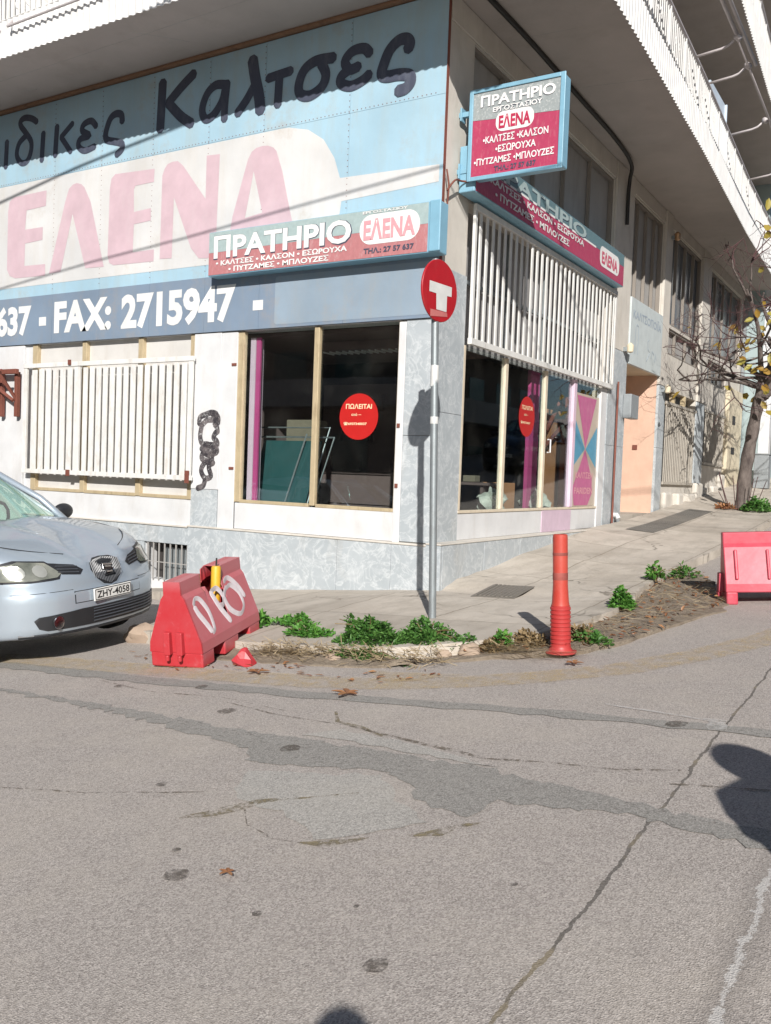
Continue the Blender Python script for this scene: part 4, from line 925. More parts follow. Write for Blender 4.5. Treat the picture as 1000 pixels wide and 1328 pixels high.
boxes('clamp', [(.90, .985, -1.83, -1.75, 3.38, 3.42), (.90, .985, -1.83, -1.75, 3.08, 3.12)], 'steel', RS)
bm = bmesh.new(); lathe(bm, [(.0405, 0), (.041, .01), (.041, .06), (.0405, .07)], (1.011, -1.819, 1.93), 14); lathe(bm, [(.0405, 0), (.041, .01), (.041, .2), (.0405, .21)], (.99, -1.809, 2.3), 14)
finish('sticker_remains', bm, 'tape', RS)

# ------------------------------------------------------------------ barriers
def plastic(name, c, fade, side=False):
    t = NT(name)
    f = t.ramp(t.noise(3.0, 7, .7), .35, .7)
    if side:   # the long side that faces the street has bleached
        sx = t.n('SeparateXYZ'); t.l(t.vec, sx.inputs[0])
        k = t.math('MULTIPLY', t.ramp(t.math('ADD', sx.outputs[0], t.math('MULTIPLY', sx.outputs[2], .357)), .26, .30), t.ramp(sx.outputs[1], .005, .03))
        f = t.math('ADD', t.math('MULTIPLY', k, .8), t.math('MULTIPLY', f, .22)); f = t.math('ADD', f, t.math('MULTIPLY', t.ramp(sx.outputs[2], .66, .745), .5)); f = t.math('MINIMUM', f, 1.0)
    a = t.mix(f, c, fade)
    a = t.mix(t.math('MULTIPLY', t.ramp(t.noise(9, 7, .75), .55, .8), .5), a, (fade[0]*1.1, fade[1]*1.5, fade[2]*1.5))
    a = t.mix(t.math('MULTIPLY', t.ramp(t.noise(14, 8, .8, t.mapping((1, 1, .4), loc=(3, 1, 5))), .6, .85), .35), a, (.16, .08, .06))
    t.bump(t.noise(5, 4), .15, .02); return t.fin(a, .45)
MAT['barrier'] = plastic('barrier_plastic', (.44, .024, .032), (.48, .15, .165), True); MAT['barrier2'] = plastic('barrier_plastic_two', (.47, .038, .065), (.50, .10, .13))
MAT['barrierin'] = flat('barrier_inside', (.42, .02, .02), .5)
PROF = [(.257, .13), (.25, .22), (.205, .347), (.16, .473), (.115, .60), (.085, .64), (.081, .757)]
def barrier(label, loc, rot, mat, L=1.155, broken=False, ribs=False):
    T = thing('traffic_barrier', label, 'barrier', loc, rot, local=True, group='red plastic traffic barriers')
    ring = [(x, z) for x, z in PROF]+[(-x, z) for x, z in PROF[::-1]]
    n = 30; bm = bmesh.new(); rows = []
    rr = random.Random(3)
    for k in range(n+1):
        y = L*k/n; rows.append([bm.verts.new((x, y, z)) for x, z in ring])
    m_ = len(ring)
    # finer split of the upper side for a torn hole
    for k in range(n):
        for j in range(m_-1):
            ymid = L*(k+.5)/n
            if broken and .38 < ymid < .74 and j in (5, 6): continue
            if broken and .42 < ymid < .70 and j == 4: continue
            if broken and .47 < ymid < .68 and j == 3: continue
            if broken and .54 < ymid < .62 and j == 2: continue
            if broken and .52 < ymid < .66 and j == 7: continue
            bm.faces.new((rows[k][j], rows[k+1][j], rows[k+1][j+1], rows[k][j+1]))
        bm.faces.new((rows[k][m_-1], rows[k+1][m_-1], rows[k+1][0], rows[k][0]))
    bm.faces.new(rows[0][::-1]); bm.faces.new(rows[-1])
    if broken:
        for v in bm.verts:
            if .36 < v.co.y < .74 and v.co.z > .58:
                v.co.z -= .05*math.sin((v.co.y-.36)/.38*math.pi)*rr.uniform(.4, 1.3); v.co.y += rr.uniform(-.012, .012); v.co.x += rr.uniform(-.02, .012)
    o = finish('shell', bm, mat, T); s = o.modifiers.new('thick', 'SOLIDIFY'); s.thickness = .010; s.offset = -1
    b = o.modifiers.new('bevel', 'BEVEL'); b.width = .012; b.segments = 2; b.limit_method = 'ANGLE'; b.angle_limit = R(35)
    feet = ((.0, .22), (.42, .70), (.93, L)) if not ribs else ((.0, .12), (.55, .72), (1.0, L))
    for a, c in feet:
        bm = bmesh.new(); v = []
        for x, y, z in ((-.257, a, .0), (.257, a, 0), (.257, c, 0), (-.257, c, 0), (-.257, a+.0, .135), (.257, a, .135), (.257, c, .135), (-.257, c, .135)): v.append(bm.verts.new((x*(.985), y+(.004 if y == 0 else 0), z)))
        for f in ((0, 3, 2, 1), (4, 5, 6, 7), (0, 1, 5, 4), (1, 2, 6, 5), (2, 3, 7, 6), (3, 0, 4, 7)): bm.faces.new([v[i] for i in f])
        finish('foot', bm, mat, T, bevel=.015)
    for x in (-.09, .03):
        bm = bmesh.new(); obox(bm, (x, -.055, .12), (.06, 0, 0), (0, .06, 0), (0, .01, .2)); tube(bm, [(x+.03, -.045, .07), (x+.03, -.045, .12)], .02, 8)
        finish('lug', bm, mat, T, bevel=.012)
    if ribs:
        n_ = Vector((.38, 0, .135)).normalized()
        def onf(y, z, d=.0):  # sloped side
            x = .25+(.115-.25)*(z-.22)/.38; return Vector((x, y, z))+n_*d
        bm = bmesh.new()
        for a, c in ((.10, .135), (.42, .45), (.70, .73), (1.03, 1.06)):
            P = [onf(a, .26, -.004), onf(c, .26, -.004), onf(c, .57, -.004), onf(a, .57, -.004)]; Q = [p+n_*.03 for p in P]
            vs = [bm.verts.new(p) for p in P+Q]
            for f in ((0, 3, 2, 1), (4, 5, 6, 7), (0, 1, 5, 4), (1, 2, 6, 5), (2, 3, 7, 6), (3, 0, 4, 7)): bm.faces.new([vs[i] for i in f])
        finish('rib', bm, mat, T, bevel=.012)
    return T
BL = barrier('broken red plastic barrier with white graffiti and a torn top, beside the parked car', (-.242, -4.005, -.334), (0, 0, 0), 'barrier', broken=True)
BL.rotation_mode = 'XYZ'
BL.matrix_world = Matrix.Translation((-.242, -4.005, -.334)) @ (Matrix.Rotation(.249, 4, 'Z') @ Matrix.Rotation(-.046, 4, 'Y')) @ Matrix.Rotation(.115, 4, 'X')
lx = Vector((.3, -.95, 0)).normalized(); ly = Vector((.95, .3, 0)).normalized()
pR = Vector((3.47, .24, .0))-lx*.257
BRt = barrier('intact pinkish red plastic barrier standing by the far kerb, cut by the picture edge', (pR.x, pR.y, zr(pR.x, pR.y)-.01), (0, 0, math.atan2(lx.y, lx.x)), 'barrier2', ribs=True)
BRt.rotation_euler = (R(4.2), R(-1.0), math.atan2(lx.y, lx.x))
# graffiti on the broken barrier (right-hand side, sloped)
MAT['graffwhite'] = paint('spray_white', (.66, .60, .62), .6, .5, (.55, .32, .35), 9)
n_ = Vector((.38, 0, .135)).normalized()
def onside(q, k):
    y, z = q
    x = .25+(.115-.25)*(z-.22)/.38 if z > .22 else .257; return Vector((x, y, z))+n_*(.004+.0004*k)
bm = bmesh.new()
for k, P in enumerate([[(.10, .52), (.16, .57), (.24, .54), (.30, .42), (.29, .28), (.24, .25)], [(.11, .52), (.13, .45), (.19, .35), (.24, .26)], [(.44, .58), (.50, .42), (.60, .26)], [(.44, .57), (.56, .58), (.62, .50), (.58, .43), (.50, .43)],
                       [(.74, .56), (.64, .48), (.66, .36), (.80, .28), (.92, .34), (.92, .46), (.82, .55), (.72, .54)], [(.72, .60), (.82, .62), (.94, .52), (1.0, .40)]]):
    Q = smooth_pts(P); tube(bm, [onside(q, k) for q in Q], [.014]+[.028]*(len(Q)-2)+[.014], 6, flat=(0, .05))
finish('graffiti', bm, 'graffwhite', BL)
MAT['yellowpost'] = paint('yellow_post', (.72, .40, .03), .5, .35, (.45, .25, .05), 4)
YP = thing('delineator_post', 'short yellow post stuck in the torn top of the broken barrier', 'post', (-.3, -3.45, .1))
bm = bmesh.new(); lathe(bm, [(.045, 0), (.045, .36), (.038, .375), (.012, .378)], (-.345, -3.43, .13), 16); finish('tube', bm, 'yellowpost', YP, True, 50)
bm = bmesh.new(); tube(bm, [(-.345, -3.43, .5), (-.343, -3.43, .58)], .008, 6); finish('wire', bm, 'cable', YP)
# broken piece
bm = bmesh.new(); bmesh.ops.create_icosphere(bm, subdivisions=2, radius=.12)
for v in bm.verts:
    v.co = Vector((v.co.x*.85, v.co.y*.8, v.co.z*.95)); v.co += Vector((mnoise.noise(v.co*9), mnoise.noise(v.co*9+Vector((5, 5, 5))), mnoise.noise(v.co*8+Vector((9, 1, 1)))))*.05
    if v.co.z < -.03: v.co.z = -.03
    if v.co.z > .03: v.co.x *= .6; v.co.y *= .6
bm.transform(Matrix.Translation((.27, -3.72, zr(.27, -3.72)+.03)))
o = finish('plastic_fragment', bm, 'barrier'); tag(o, 'crumpled pinkish red plastic fragment lying in front of the broken barrier', 'fragment')
# bollard
MAT['bollard'] = plastic('bollard_orange', (.45, .042, .028), (.46, .085, .06)); MAT['bollardred'] = plastic('bollard_red', (.42, .03, .03), (.42, .055, .05)); MAT['grime'] = flat('bollard_grime', (.30, .07, .055), .7, var=.4)
BO = thing('bollard', 'tall orange red flexible bollard with a ribbed foot at the road edge', 'bollard', (2.74, -2.66, zr(2.74, -2.66)+.035), (R(1), R(-2.5), 0), local=True)
pr = [(.13, 0), (.13, .015), (.10, .022), (.088, .04)]; z = .05
while z < .38: pr += [(.084, z), (.084, z+.018), (.077, z+.022), (.077, z+.028)]; z += .034
bm = bmesh.new(); lathe(bm, pr+[(.078, .39)], n=28); finish('foot', bm, 'bollardred', BO, True, 40)
bm = bmesh.new(); lathe(bm, [(.074, .39), (.069, .42), (.061, .56), (.061, .94), (.059, .97), (.05, .975)], n=28); finish('tube', bm, 'bollard', BO, True, 40)
bm = bmesh.new(); lathe(bm, [(.0612, 0), (.0625, .005), (.0625, .055), (.0612, .06)], (0, 0, .60), 28); lathe(bm, [(.0612, 0), (.0622, .003), (.0622, .022), (.0612, .025)], (0, 0, .80), 28); finish('band', bm, 'grime', BO, True, 40)

# ------------------------------------------------------------------ parked car
def car_paint():
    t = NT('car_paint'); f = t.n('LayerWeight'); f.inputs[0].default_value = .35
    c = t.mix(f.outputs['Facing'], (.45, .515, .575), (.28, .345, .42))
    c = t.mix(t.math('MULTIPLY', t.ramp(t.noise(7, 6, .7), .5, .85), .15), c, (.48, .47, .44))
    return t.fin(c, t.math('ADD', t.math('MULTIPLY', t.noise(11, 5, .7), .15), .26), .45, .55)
MAT['carpaint'] = car_paint(); MAT['trim'] = flat('black_trim', (.02, .021, .024), .45); MAT['chrome'] = flat('chrome', (.62, .62, .64), .18, 1)
MAT['mesh'] = flat('grille_slat', (.06, .065, .075), .3)
t = NT('lamp_lens'); c = t.mix(t.ramp(t.noise(5, 4, .6), .35, .7), (.16, .17, .14), (.40, .40, .34)); MAT['lens'] = t.fin(c, .18, .35, .8); MAT['lensbright'] = flat('lamp_reflector', (.50, .50, .45), .28, .5, .5)
MAT['lensyellow'] = flat('lamp_lens_warm', (.52, .47, .33), .25, .1, .6)
MAT['plate'] = flat('plate_white', (.74, .74, .70), .4, var=.05); MAT['plateblack'] = flat('plate_black', (.02, .02, .02), .5)
MAT['carglass'] = glass_mat('car_glass', (.62, .80, .72), 1.6); MAT['seat'] = flat('seat_fabric', (.10, .085, .085), .9); MAT['tyre'] = flat('tyre_rubber', (.02, .02, .02), .8); MAT['rim'] = flat('wheel_rim', (.45, .46, .48), .35, .8)
CAR = thing('parked_car', 'dusty light blue hatchback parked nose out by the wall, plate ΖΗΥ-4058', 'car', (-1.45, -3.62, zr(-1.45, -3.62)-.02), (0, 0, 0), 1.2, local=True)
CAR['label'] = 'dusty light blue hatchback with cloudy headlights parked beside the white wall'
CAR.rotation_euler = (.065, -.035, .085)
YS = [0, .14, .25, .40, .55, .68, .77, .82, .845, .85]
XF = [0, -.005, -.015, -.045, -.10, -.19, -.31, -.46, -.70, -1.0]     # nose line in plan
def prof(i):
    y, xf = YS[i], XF[i]
    zt = [0, .0, .004, .0, -.012, -.035, -.07, -.11, -.15, -.165][i]; rdg = [.0, .006, .026, .010, 0, 0, 0, 0, 0, 0][i]
    P = [(xf-.30, .25), (xf-.10, .232), (xf-.025, .252), (xf-.004, .29), (xf, .36), (xf+.004, .46), (xf+.002, .555), (xf-.012, .585), (xf-.03, .66),
         (xf-.10+.02*(y < .3), .755+rdg), (xf*.8-.22, .825+rdg+zt*.3), (xf*.55-.45, .885+rdg+zt*.6), (xf*.3-.75, .945+rdg+zt*.9), (xf*.15-1.05, .985+rdg*.6+zt*1.1), (-1.28-abs(y)*.12, 1.0+zt*1.15)]
    if i >= 8:
        b = [-.30, -.1, -.025, 0, 0, 0, 0, 0, 0]
    # lower the rear edge of the outer stations to form the shoulder
    up_ = [0, 0, 0, .01, .02, .03, .04, .045, .05, .05][i]
    return [(x, z+(.06*min(1, (k-8)/3) if k > 8 else 0)*(1 if k > 10 else .6)+(up_*(1-.4*(k > 11)) if k >= 8 else 0)) for k, (x, z) in enumerate(P)]
bm = bmesh.new(); rows = []
st = [(-YS[i], i) for i in range(len(YS)-1, 0, -1)]+[(YS[i], i) for i in range(len(YS))]
for y, i in st: rows.append([bm.verts.new((x, y, z)) for x, z in prof(i)])
for a, b in zip(rows, rows[1:]):
    for k in range(len(a)-1): bm.faces.new((a[k], a[k+1], b[k+1], b[k]))
bmesh.ops.subdivide_edges(bm, edges=bm.edges[:], cuts=1, use_grid_fill=True, smooth=.6)
bvh = BVHTree.FromBMesh(bm)
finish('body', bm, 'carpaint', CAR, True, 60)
# rear body: sides, roof
def side(y):
    return [(-1.0, .25), (-1.05, .84), (-1.3, .84), (-1.9, .86), (-3.2, .9), (-3.75, .86), (-3.92, .6), (-3.85, .25), (-3.5, .2), (-3.4, .45), (-3.15, .6), (-2.9, .45), (-2.8, .2)]
bm = bmesh.new()
for s in (-1, 1):
    V, F = curve_mesh([side(0)])
    vs = [bm.verts.new((v.x, s*.85, v.y)) for v in V]
    for f in F: bm.faces.new([vs[i] for i in f])
def strip(bm, sect):
    rw = [[bm.verts.new((x, y, z)) for y in (-hw, -hw*.6, 0, hw*.6, hw)] for x, z, hw in sect]
    for a, b in zip(rw, rw[1:]):
        for k in range(4): bm.faces.new((a[k], a[k+1], b[k+1], b[k]))
strip(bm, [(-3.2, .9, .85), (-3.75, .86, .83), (-3.92, .6, .8), (-3.85, .25, .8)])
strip(bm, [(-1.0, .22, .84), (-3.85, .22, .84)])
strip(bm, [(-1.3, .84, .845), (-1.3, .80, .84)])
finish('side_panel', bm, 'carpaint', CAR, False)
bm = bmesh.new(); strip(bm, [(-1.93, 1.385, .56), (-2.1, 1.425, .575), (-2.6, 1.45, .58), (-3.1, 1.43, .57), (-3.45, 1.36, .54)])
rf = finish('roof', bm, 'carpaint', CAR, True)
for s in (-1, 1):
    bm = bmesh.new(); tube(bm, [(-1.26, s*.80, .90), (-1.55, s*.735, 1.14), (-1.93, s*.585, 1.38), (-2.6, s*.60, 1.435)], .032, 6)
    tube(bm, [(-2.55, s*.80, .87), (-2.55, s*.60, 1.43)], .045, 6); tube(bm, [(-3.7, s*.78, .88), (-3.45, s*.56, 1.37)], .07, 6)
    finish('pillar', bm, 'carpaint', CAR, True)
def quad(name, P, mat, parent, n=6, bulge=.0):
    bm = bmesh.new(); P = [Vector(p) for p in P]; g = []
    nn = (P[1]-P[0]).cross(P[3]-P[0]).normalized()
    for j in range(n+1):
        row = []
        for i in range(n+1):
            u, v = i/n, j/n; p = P[0]*(1-u)*(1-v)+P[1]*u*(1-v)+P[2]*u*v+P[3]*(1-u)*v
            row.append(bm.verts.new(p+nn*bulge*(1-(2*u-1)**2)))
        g.append(row)
    for j in range(n):
        for i in range(n): bm.faces.new((g[j][i], g[j][i+1], g[j+1][i+1], g[j+1][i]))
    return finish(name, bm, mat, parent, True)
quad('windscreen', [(-1.27, -.78, .92), (-1.27, .78, .92), (-1.93, .57, 1.385), (-1.93, -.57, 1.385)], 'carglass', CAR, 8, .09)
for s in (-1, 1): quad('side_window', [(-1.4, s*.80, .90), (-2.52, s*.80, .90), (-2.52, s*.60, 1.42), (-1.95, s*.60, 1.385)], 'carglass', CAR)
quad('rear_window', [(-3.72, -.74, .90), (-3.72, .74, .90), (-3.45, .54, 1.36), (-3.45, -.54, 1.36)], 'carglass', CAR)
boxes('scuttle', [(-1.36, -1.22, -.74, .74, .895, .925)], 'trim', CAR, .01)
bm = bmesh.new(); tube(bm, [(-1.27, .62, .95), (-1.31, .1, .99), (-1.40, -.1, 1.02)], .01, 5); tube(bm, [(-1.27, -.05, .96), (-1.31, -.55, .975)], .01, 5); finish('wiper', bm, 'trim', CAR)
bm = bmesh.new(); box(bm, -1.9, -1.4, -.72, .72, .7, .93); finish('dashboard', bm, 'seat', CAR, bevel=.05)
for s in (-.36, .36):
    bm = bmesh.new(); box(bm, -2.55, -2.38, s-.24, s+.24, .5, 1.08); box(bm, -2.56, -2.44, s-.13, s+.13, 1.1, 1.3); box(bm, -2.5, -1.95, s-.25, s+.25, .4, .55); finish('seat', bm, 'seat', CAR, bevel=.05)
bm = bmesh.new(); tube(bm, [(-1.78+.05*math.sin(a*.4488), .36+.19*math.cos(a*.4488), .97+.17*math.sin(a*.4488)) for a in range(15)], .016, 6); finish('steering_wheel', bm, 'trim', CAR)
for s in (-1, 1):
    bm = bmesh.new(); bmesh.ops.create_uvsphere(bm, u_segments=16, v_segments=10, radius=1); bm.transform(Matrix.Translation((-1.50, s*.96, 1.0)) @ Matrix.Diagonal((.06, .115, .078, 1)))
    tube(bm, [(-1.47, s*.80, .93), (-1.49, s*.92, .96)], .03, 6); finish('mirror', bm, 'trim' if s > 0 else 'carpaint', CAR, True)
for x in (-.80, -3.28):
    for s in (-1, 1):
        bm = bmesh.new(); lathe(bm, [(.17, -.09), (.28, -.09), (.30, -.06), (.30, .06), (.28, .09), (.17, .09)], n=28); bm.transform(Matrix.Translation((x, s*.76, .305)) @ Matrix.Rotation(R(90), 4, 'X')); wh = finish('wheel', bm, 'tyre', CAR, True, 40)
        bm = bmesh.new(); lathe(bm, [(.05, -.07), (.19, -.05), (.19, .05), (.05, .07)], n=20); bm.transform(Matrix.Translation((x, s*.765, .305)) @ Matrix.Rotation(R(90), 4, 'X')); finish('rim', bm, 'rim', wh, True, 40)
def onbody(y, z, d=.006):
    h = bvh.ray_cast(Vector((2, y, z)), Vector((-1, 0, 0)))
    if h[0] is None: h = bvh.find_nearest(Vector((-.3, y, z)))
    nn = h[1] if h[1].x > 0 else -h[1]
    return h[0]+nn*d
def patch(name, poly, mat, parent=CAR, d=.006, cuts=3, smooth=True):
    V, F = curve_mesh([poly]); bm = bmesh.new(); vs = [bm.verts.new((0, v.x, v.y)) for v in V]
    for f in F: bm.faces.new([vs[i] for i in f])
    ys = [p[0] for p in poly]; zs = [p[1] for p in poly]
    k = min(ys)+.03
    while k < max(ys): bmesh.ops.bisect_plane(bm, geom=bm.verts[:]+bm.edges[:]+bm.faces[:], plane_co=(0, k, 0), plane_no=(0, 1, 0)); k += .03
    k = min(zs)+.03
    while k < max(zs): bmesh.ops.bisect_plane(bm, geom=bm.verts[:]+bm.edges[:]+bm.faces[:], plane_co=(0, 0, k), plane_no=(0, 0, 1)); k += .03
    for v in bm.verts: v.co = onbody(v.co.y, v.co.z, d)
    return finish(name, bm, mat, parent, smooth)
def mir(P): return [(-y, z) for y, z in P][::-1]
HL = [(.838, .69), (.825, .735), (.77, .792), (.66, .822), (.50, .80), (.42, .715), (.46, .69), (.62, .682)]
GS = [(.495, .80), (.30, .77), (.235, .725), (.27, .69), (.415, .708)]
for M_ in (lambda P: P, mir):
    hl = patch('headlight', M_(HL), 'lens', d=.008)
    sg = -1 if M_ is mir else 1
    patch('bezel', M_([(y*1.0+(.02 if y > .6 else -.012), z+(.014 if z > .7 else -.014)) for y, z in HL]), 'trim', hl, d=.003)
    for cy_, cz_, r_ in ((.70, .75, .05), (.56, .745, .045)):
        patch('reflector', [(sg*(cy_+r_*math.cos(a*.52)), cz_+r_*math.sin(a*.52)) for a in range(12)], 'lensbright', hl, d=.0105)
    gs = patch('side_grille', M_(GS), 'trim', d=.005)
    bm = bmesh.new()
    for z_ in (.705, .727, .75): tube(bm, [onbody(sg*y, z_+(y-.25)*.10, .009) for y in (.28, .34, .40, .44)], .006, 4)
    finish('slat', bm, 'mesh', gs)
SH = [(0, .575), (.07, .59), (.13, .64), (.165, .71), (.155, .765), (.09, .79), (0, .795)]
SHF = SH+[(-y, z) for y, z in SH[-2:0:-1]]
shr = patch('surround', [(y*1.14, .69+(z-.69)*1.10) for y, z in SHF], 'chrome', d=.004)
MAT['surround'] = MAT['carpaint']; shr.data.materials[0] = MAT['carpaint']
gr_ = patch('grille', SHF, 'trim', d=.008)
bm = bmesh.new()
for k in range(-9, 10):
    y_ = k*.0165; z0 = .585+abs(y_)*.45; tube(bm, [onbody(y_, z_, .012) for z_ in (z0, .68, .785-abs(y_)*.1)], .0035, 4)
finish('slat', bm, 'mesh', gr_)
bm = bmesh.new()
for P in ([(.052, .725), (-.05, .733), (-.055, .70), (.05, .690), (.052, .66), (-.052, .655)], [(.03, .71), (-.03, .715)], [(.03, .672), (-.03, .674)]):
    tube(bm, [onbody(y, z, .02) for y, z in P], .010, 5)
finish('badge', bm, 'chrome', gr_)
patch('plate_recess', [(-.36, .475), (.36, .475), (.36, .57), (-.36, .57)], 'trim', d=.0015)
patch('bumper_recess', [(-.353, .481), (.353, .481), (.353, .564), (-.353, .564)], 'carpaint', d=.004)
PLc = Vector((.028, .0, .52)); AXC = (Vector((0, 1, 0)), Vector((0, 0, 1)), Vector((1, 0, 0)))
pl = boxes('number_plate', [(.014, .028, -.215, .195, .472, .57)], 'plate', CAR, .004)
bm = bmesh.new(); put_flat(bm, curve_mesh([roundrect(-.209, .189, .478, .564, .01), roundrect(-.203, .183, .484, .558, .008)]), (.028, 0, 0), AXC, None, .001)
put_flat(bm, text_mesh('ZHY-4058', .018), (.028, 0, 0), AXC, (-.19, .17, .493, .549), .002); finish('lettering', bm, 'plateblack', pl)
IN = [(-.62, .315), (-.57, .295), (.62, .29), (.68, .305), (.73, .40), (.69, .42), (.3, .43), (-.3, .43), (-.62, .405), (-.65, .38)]
it = patch('air_intake', IN, 'black', d=.005)
bm = bmesh.new()
for z_ in (.315, .34, .365, .39, .41): tube(bm, [onbody(y*.1, z_, .009) for y in range(-2, 7)], .006, 4)
finish('slat', bm, 'mesh', it)
for s in (-.50,):
    bm = bmesh.new(); c = onbody(s, .352, .012); lathe(bm, [(.045, -.01), (.05, .0), (.05, .012), (.03, .014)], (0, 0, 0), 18); bm.transform(Matrix.Translation(c) @ Matrix.Rotation(R(90), 4, 'Y')); finish('fog_lamp', bm, 'chrome', it, True, 40)
bm = bmesh.new()
for z_, y0, y1 in ((.585, .36, .80), (.585, -.80, -.36)): tube(bm, [onbody(y0+(y1-y0)*k/8, z_, .001) for k in range(9)], .0022, 4)
def ontop(x, y):
    h = bvh.ray_cast(Vector((x, y, 2)), Vector((0, 0, -1))); return (h[0] if h[0] else Vector((x, y, .9)))+Vector((0, 0, .0015))
for s in (1, -1):
    tube(bm, smooth_pts([tuple(ontop(x, s*y)) for x, y in ((-.20, .30), (-.33, .50), (-.50, .655), (-.75, .70), (-1.0, .725), (-1.22, .735))], 4), .0042, 4)
finish('panel_gap', bm, 'trim', CAR)
for c_ in CAR.children:
    if c_.name.split('.')[0] in ('roof', 'pillar', 'windscreen', 'side_window', 'rear_window', 'scuttle', 'wiper', 'mirror', 'dashboard', 'seat', 'steering_wheel'): c_.location.z += .06
bm = bmesh.new()
tube(bm, [onbody(y*.08, .262, -.004) for y in range(-9, 10)], .018, 6, flat=(0, .6)); finish('lip', bm, 'trim', CAR)

DARK = NT('dark_car_paint').fin((.012, .013, .018), .25, .2, .7)
def copy_tree(o, parent=None):
    c = o.copy(); COL.objects.link(c); c.parent = parent
    if c.type == 'MESH':
        for sl_ in c.material_slots:
            if sl_.material and sl_.material.name.startswith('car_paint'): sl_.link = 'OBJECT'; sl_.material = DARK
    for ch in list(o.children): copy_tree(ch, c)
    return c
C2 = copy_tree(CAR); C2['label'] = 'dark hatchback parked up the side street, seen only as a reflection in the side window'
C2.location = (6.9, 17.5, zr(6.9, 17.5)); C2.rotation_euler = (.06, .05, R(-93))
# ------------------------------------------------------------------ plants
def leafmat(name, a, b):
    t = NT(name); g = t.n('NewGeometry'); c = t.mix(g.outputs['Random Per Island'], a, b)
    tr = t.n('BsdfTranslucent'); t.l(c, tr.inputs[0]); mx = t.n('MixShader'); mx.inputs[0].default_value = .25
    t.fin(c, .5); t.l(t.b.outputs[0], mx.inputs[1]); t.l(tr.outputs[0], mx.inputs[2]); t.l(mx.outputs[0], t.out.inputs[0]); return t.m
MAT['leaf'] = leafmat('weed_leaf', (.04, .13, .022), (.13, .27, .06)); MAT['leafdry'] = leafmat('dry_leaf', (.16, .11, .05), (.36, .26, .14)); MAT['leafyellow'] = leafmat('yellow_leaf', (.34, .19, .03), (.38, .34, .07))
MAT['leafbright'] = leafmat('bright_weed_leaf', (.06, .19, .03), (.15, .34, .06)); MAT['straw'] = leafmat('straw', (.30, .22, .12), (.52, .42, .27)); MAT['leafbrown'] = leafmat('brown_leaf', (.22, .08, .04), (.42, .22, .10))
def leaf(bm, p, d, n, L, W, fold=.25):
    d = d.normalized(); s = d.cross(n).normalized(); n = s.cross(d)
    P = [p, p+d*L*.35+s*W*.5+n*W*fold, p+d*L*.75+s*W*.4+n*W*fold*.6, p+d*L, p+d*L*.75-s*W*.4+n*W*fold*.6, p+d*L*.35-s*W*.5+n*W*fold]
    v = [bm.verts.new(q) for q in P]
    bm.faces.new((v[0], v[1], v[2], v[3])); bm.faces.new((v[0], v[3], v[4], v[5]))
def weed(label, x, y, z, rx, ry, h, n, L, mat='leaf', seed=1, rot=0, cat='weed', name='weed_clump', stems=6):
    rr = random.Random(seed); T = thing(name, label, cat, (x, y, z), (0, 0, rot), local=True); bm = bmesh.new()
    for k in range(n):
        a = rr.uniform(0, 2*math.pi); q = math.sqrt(rr.random()); lump = .7+.5*mnoise.noise(Vector((math.cos(a)*2+seed, math.sin(a)*2, q*2)))
        px, py = rx*q*math.cos(a)*lump, ry*q*math.sin(a)*lump
        top = h*(1-q**2.2)*(.65+.5*mnoise.noise(Vector((px*7+seed, py*7, seed))))+.015
        pz = max(.005, top*rr.random()**.45)
        d = Vector((px/rx*.8+rr.gauss(0, .6), py/ry*.8+rr.gauss(0, .6), rr.uniform(-.1, .9)))
        leaf(bm, Vector((px, py, pz)), d, Vector((rr.gauss(0, .4), rr.gauss(0, .4), 1)), L*rr.uniform(.5, 1.25), L*rr.uniform(.4, .75))
    finish('leaves', bm, mat, T)
    bm = bmesh.new()
    for k in range(stems):
        a = rr.uniform(0, 6.28); q = rr.uniform(.2, .9); tube(bm, [(0, 0, -.02), (rx*q*.5*math.cos(a), ry*q*.5*math.sin(a), h*.5), (rx*q*math.cos(a), ry*q*math.sin(a), h*.75*(1-q*q*.6))], .004, 4)
    finish('stem', bm, 'leafdry', T)
    return T
def gz(x, y): return zp(x, y) if y > -3.3 else zr(x, y)
weed('largest dense green weed clump along the kerb, below the no-entry pole', 1.12, -3.05, gz(1.12, -3.05)-.05, .46, .30, .38, 2600, .046, 'leaf', 1, .1)
weed('long low green weed clump continuing right of the largest one', 1.58, -2.88, gz(1.58, -2.88)-.05, .40, .26, .27, 1500, .046, 'leaf', 2, .3)
weed('sparse dark weed tuft at the end of the kerb weeds by the stone', 1.93, -2.82, -.06, .18, .12, .16, 260, .045, 'leaf', 3)
weed('flat green weeds between the broken barrier and the big clump', -.02, -2.62, gz(-.02, -2.62)-.01, .34, .16, .12, 420, .05, 'leafbright', 4, .15)
weed('leafy weed tuft in front, beside the straw near the barrier', .42, -2.98, gz(.42, -2.98)-.02, .30, .15, .15, 420, .055, 'leafbright', 5)
weed('spiky little weed right beside the broken barrier', -.38, -2.75, gz(-.38, -2.75), .13, .12, .15, 120, .09, 'leafbright', 6)
weed('bright round green weed bush on the dirt strip behind the bollard', 2.66, -.75, zr(2.66, -.75)+.09, .15, .14, .30, 620, .05, 'leafbright', 7)
weed('low dark green weed spreading right of the bollard foot', 2.86, -2.28, zr(2.86, -2.28)+.04, .22, .14, .13, 300, .055, 'leaf', 8)
weed('small green sprig left of the bollard foot', 2.24, -2.72, .0, .11, .09, .18, 130, .05, 'leafbright', 9)
weed('tall thin weed with a dry stalk at the kerb before the far barrier', 2.46, 1.25, zp(2.4, 1.25), .16, .14, .26, 130, .07, 'leafbright', 10, stems=14)
weed('wispy green weeds behind the tall stalk along the kerb', 2.62, 1.9, zr(2.6, 1.9)+.06, .22, .3, .22, 170, .06, 'leaf', 11, stems=12)
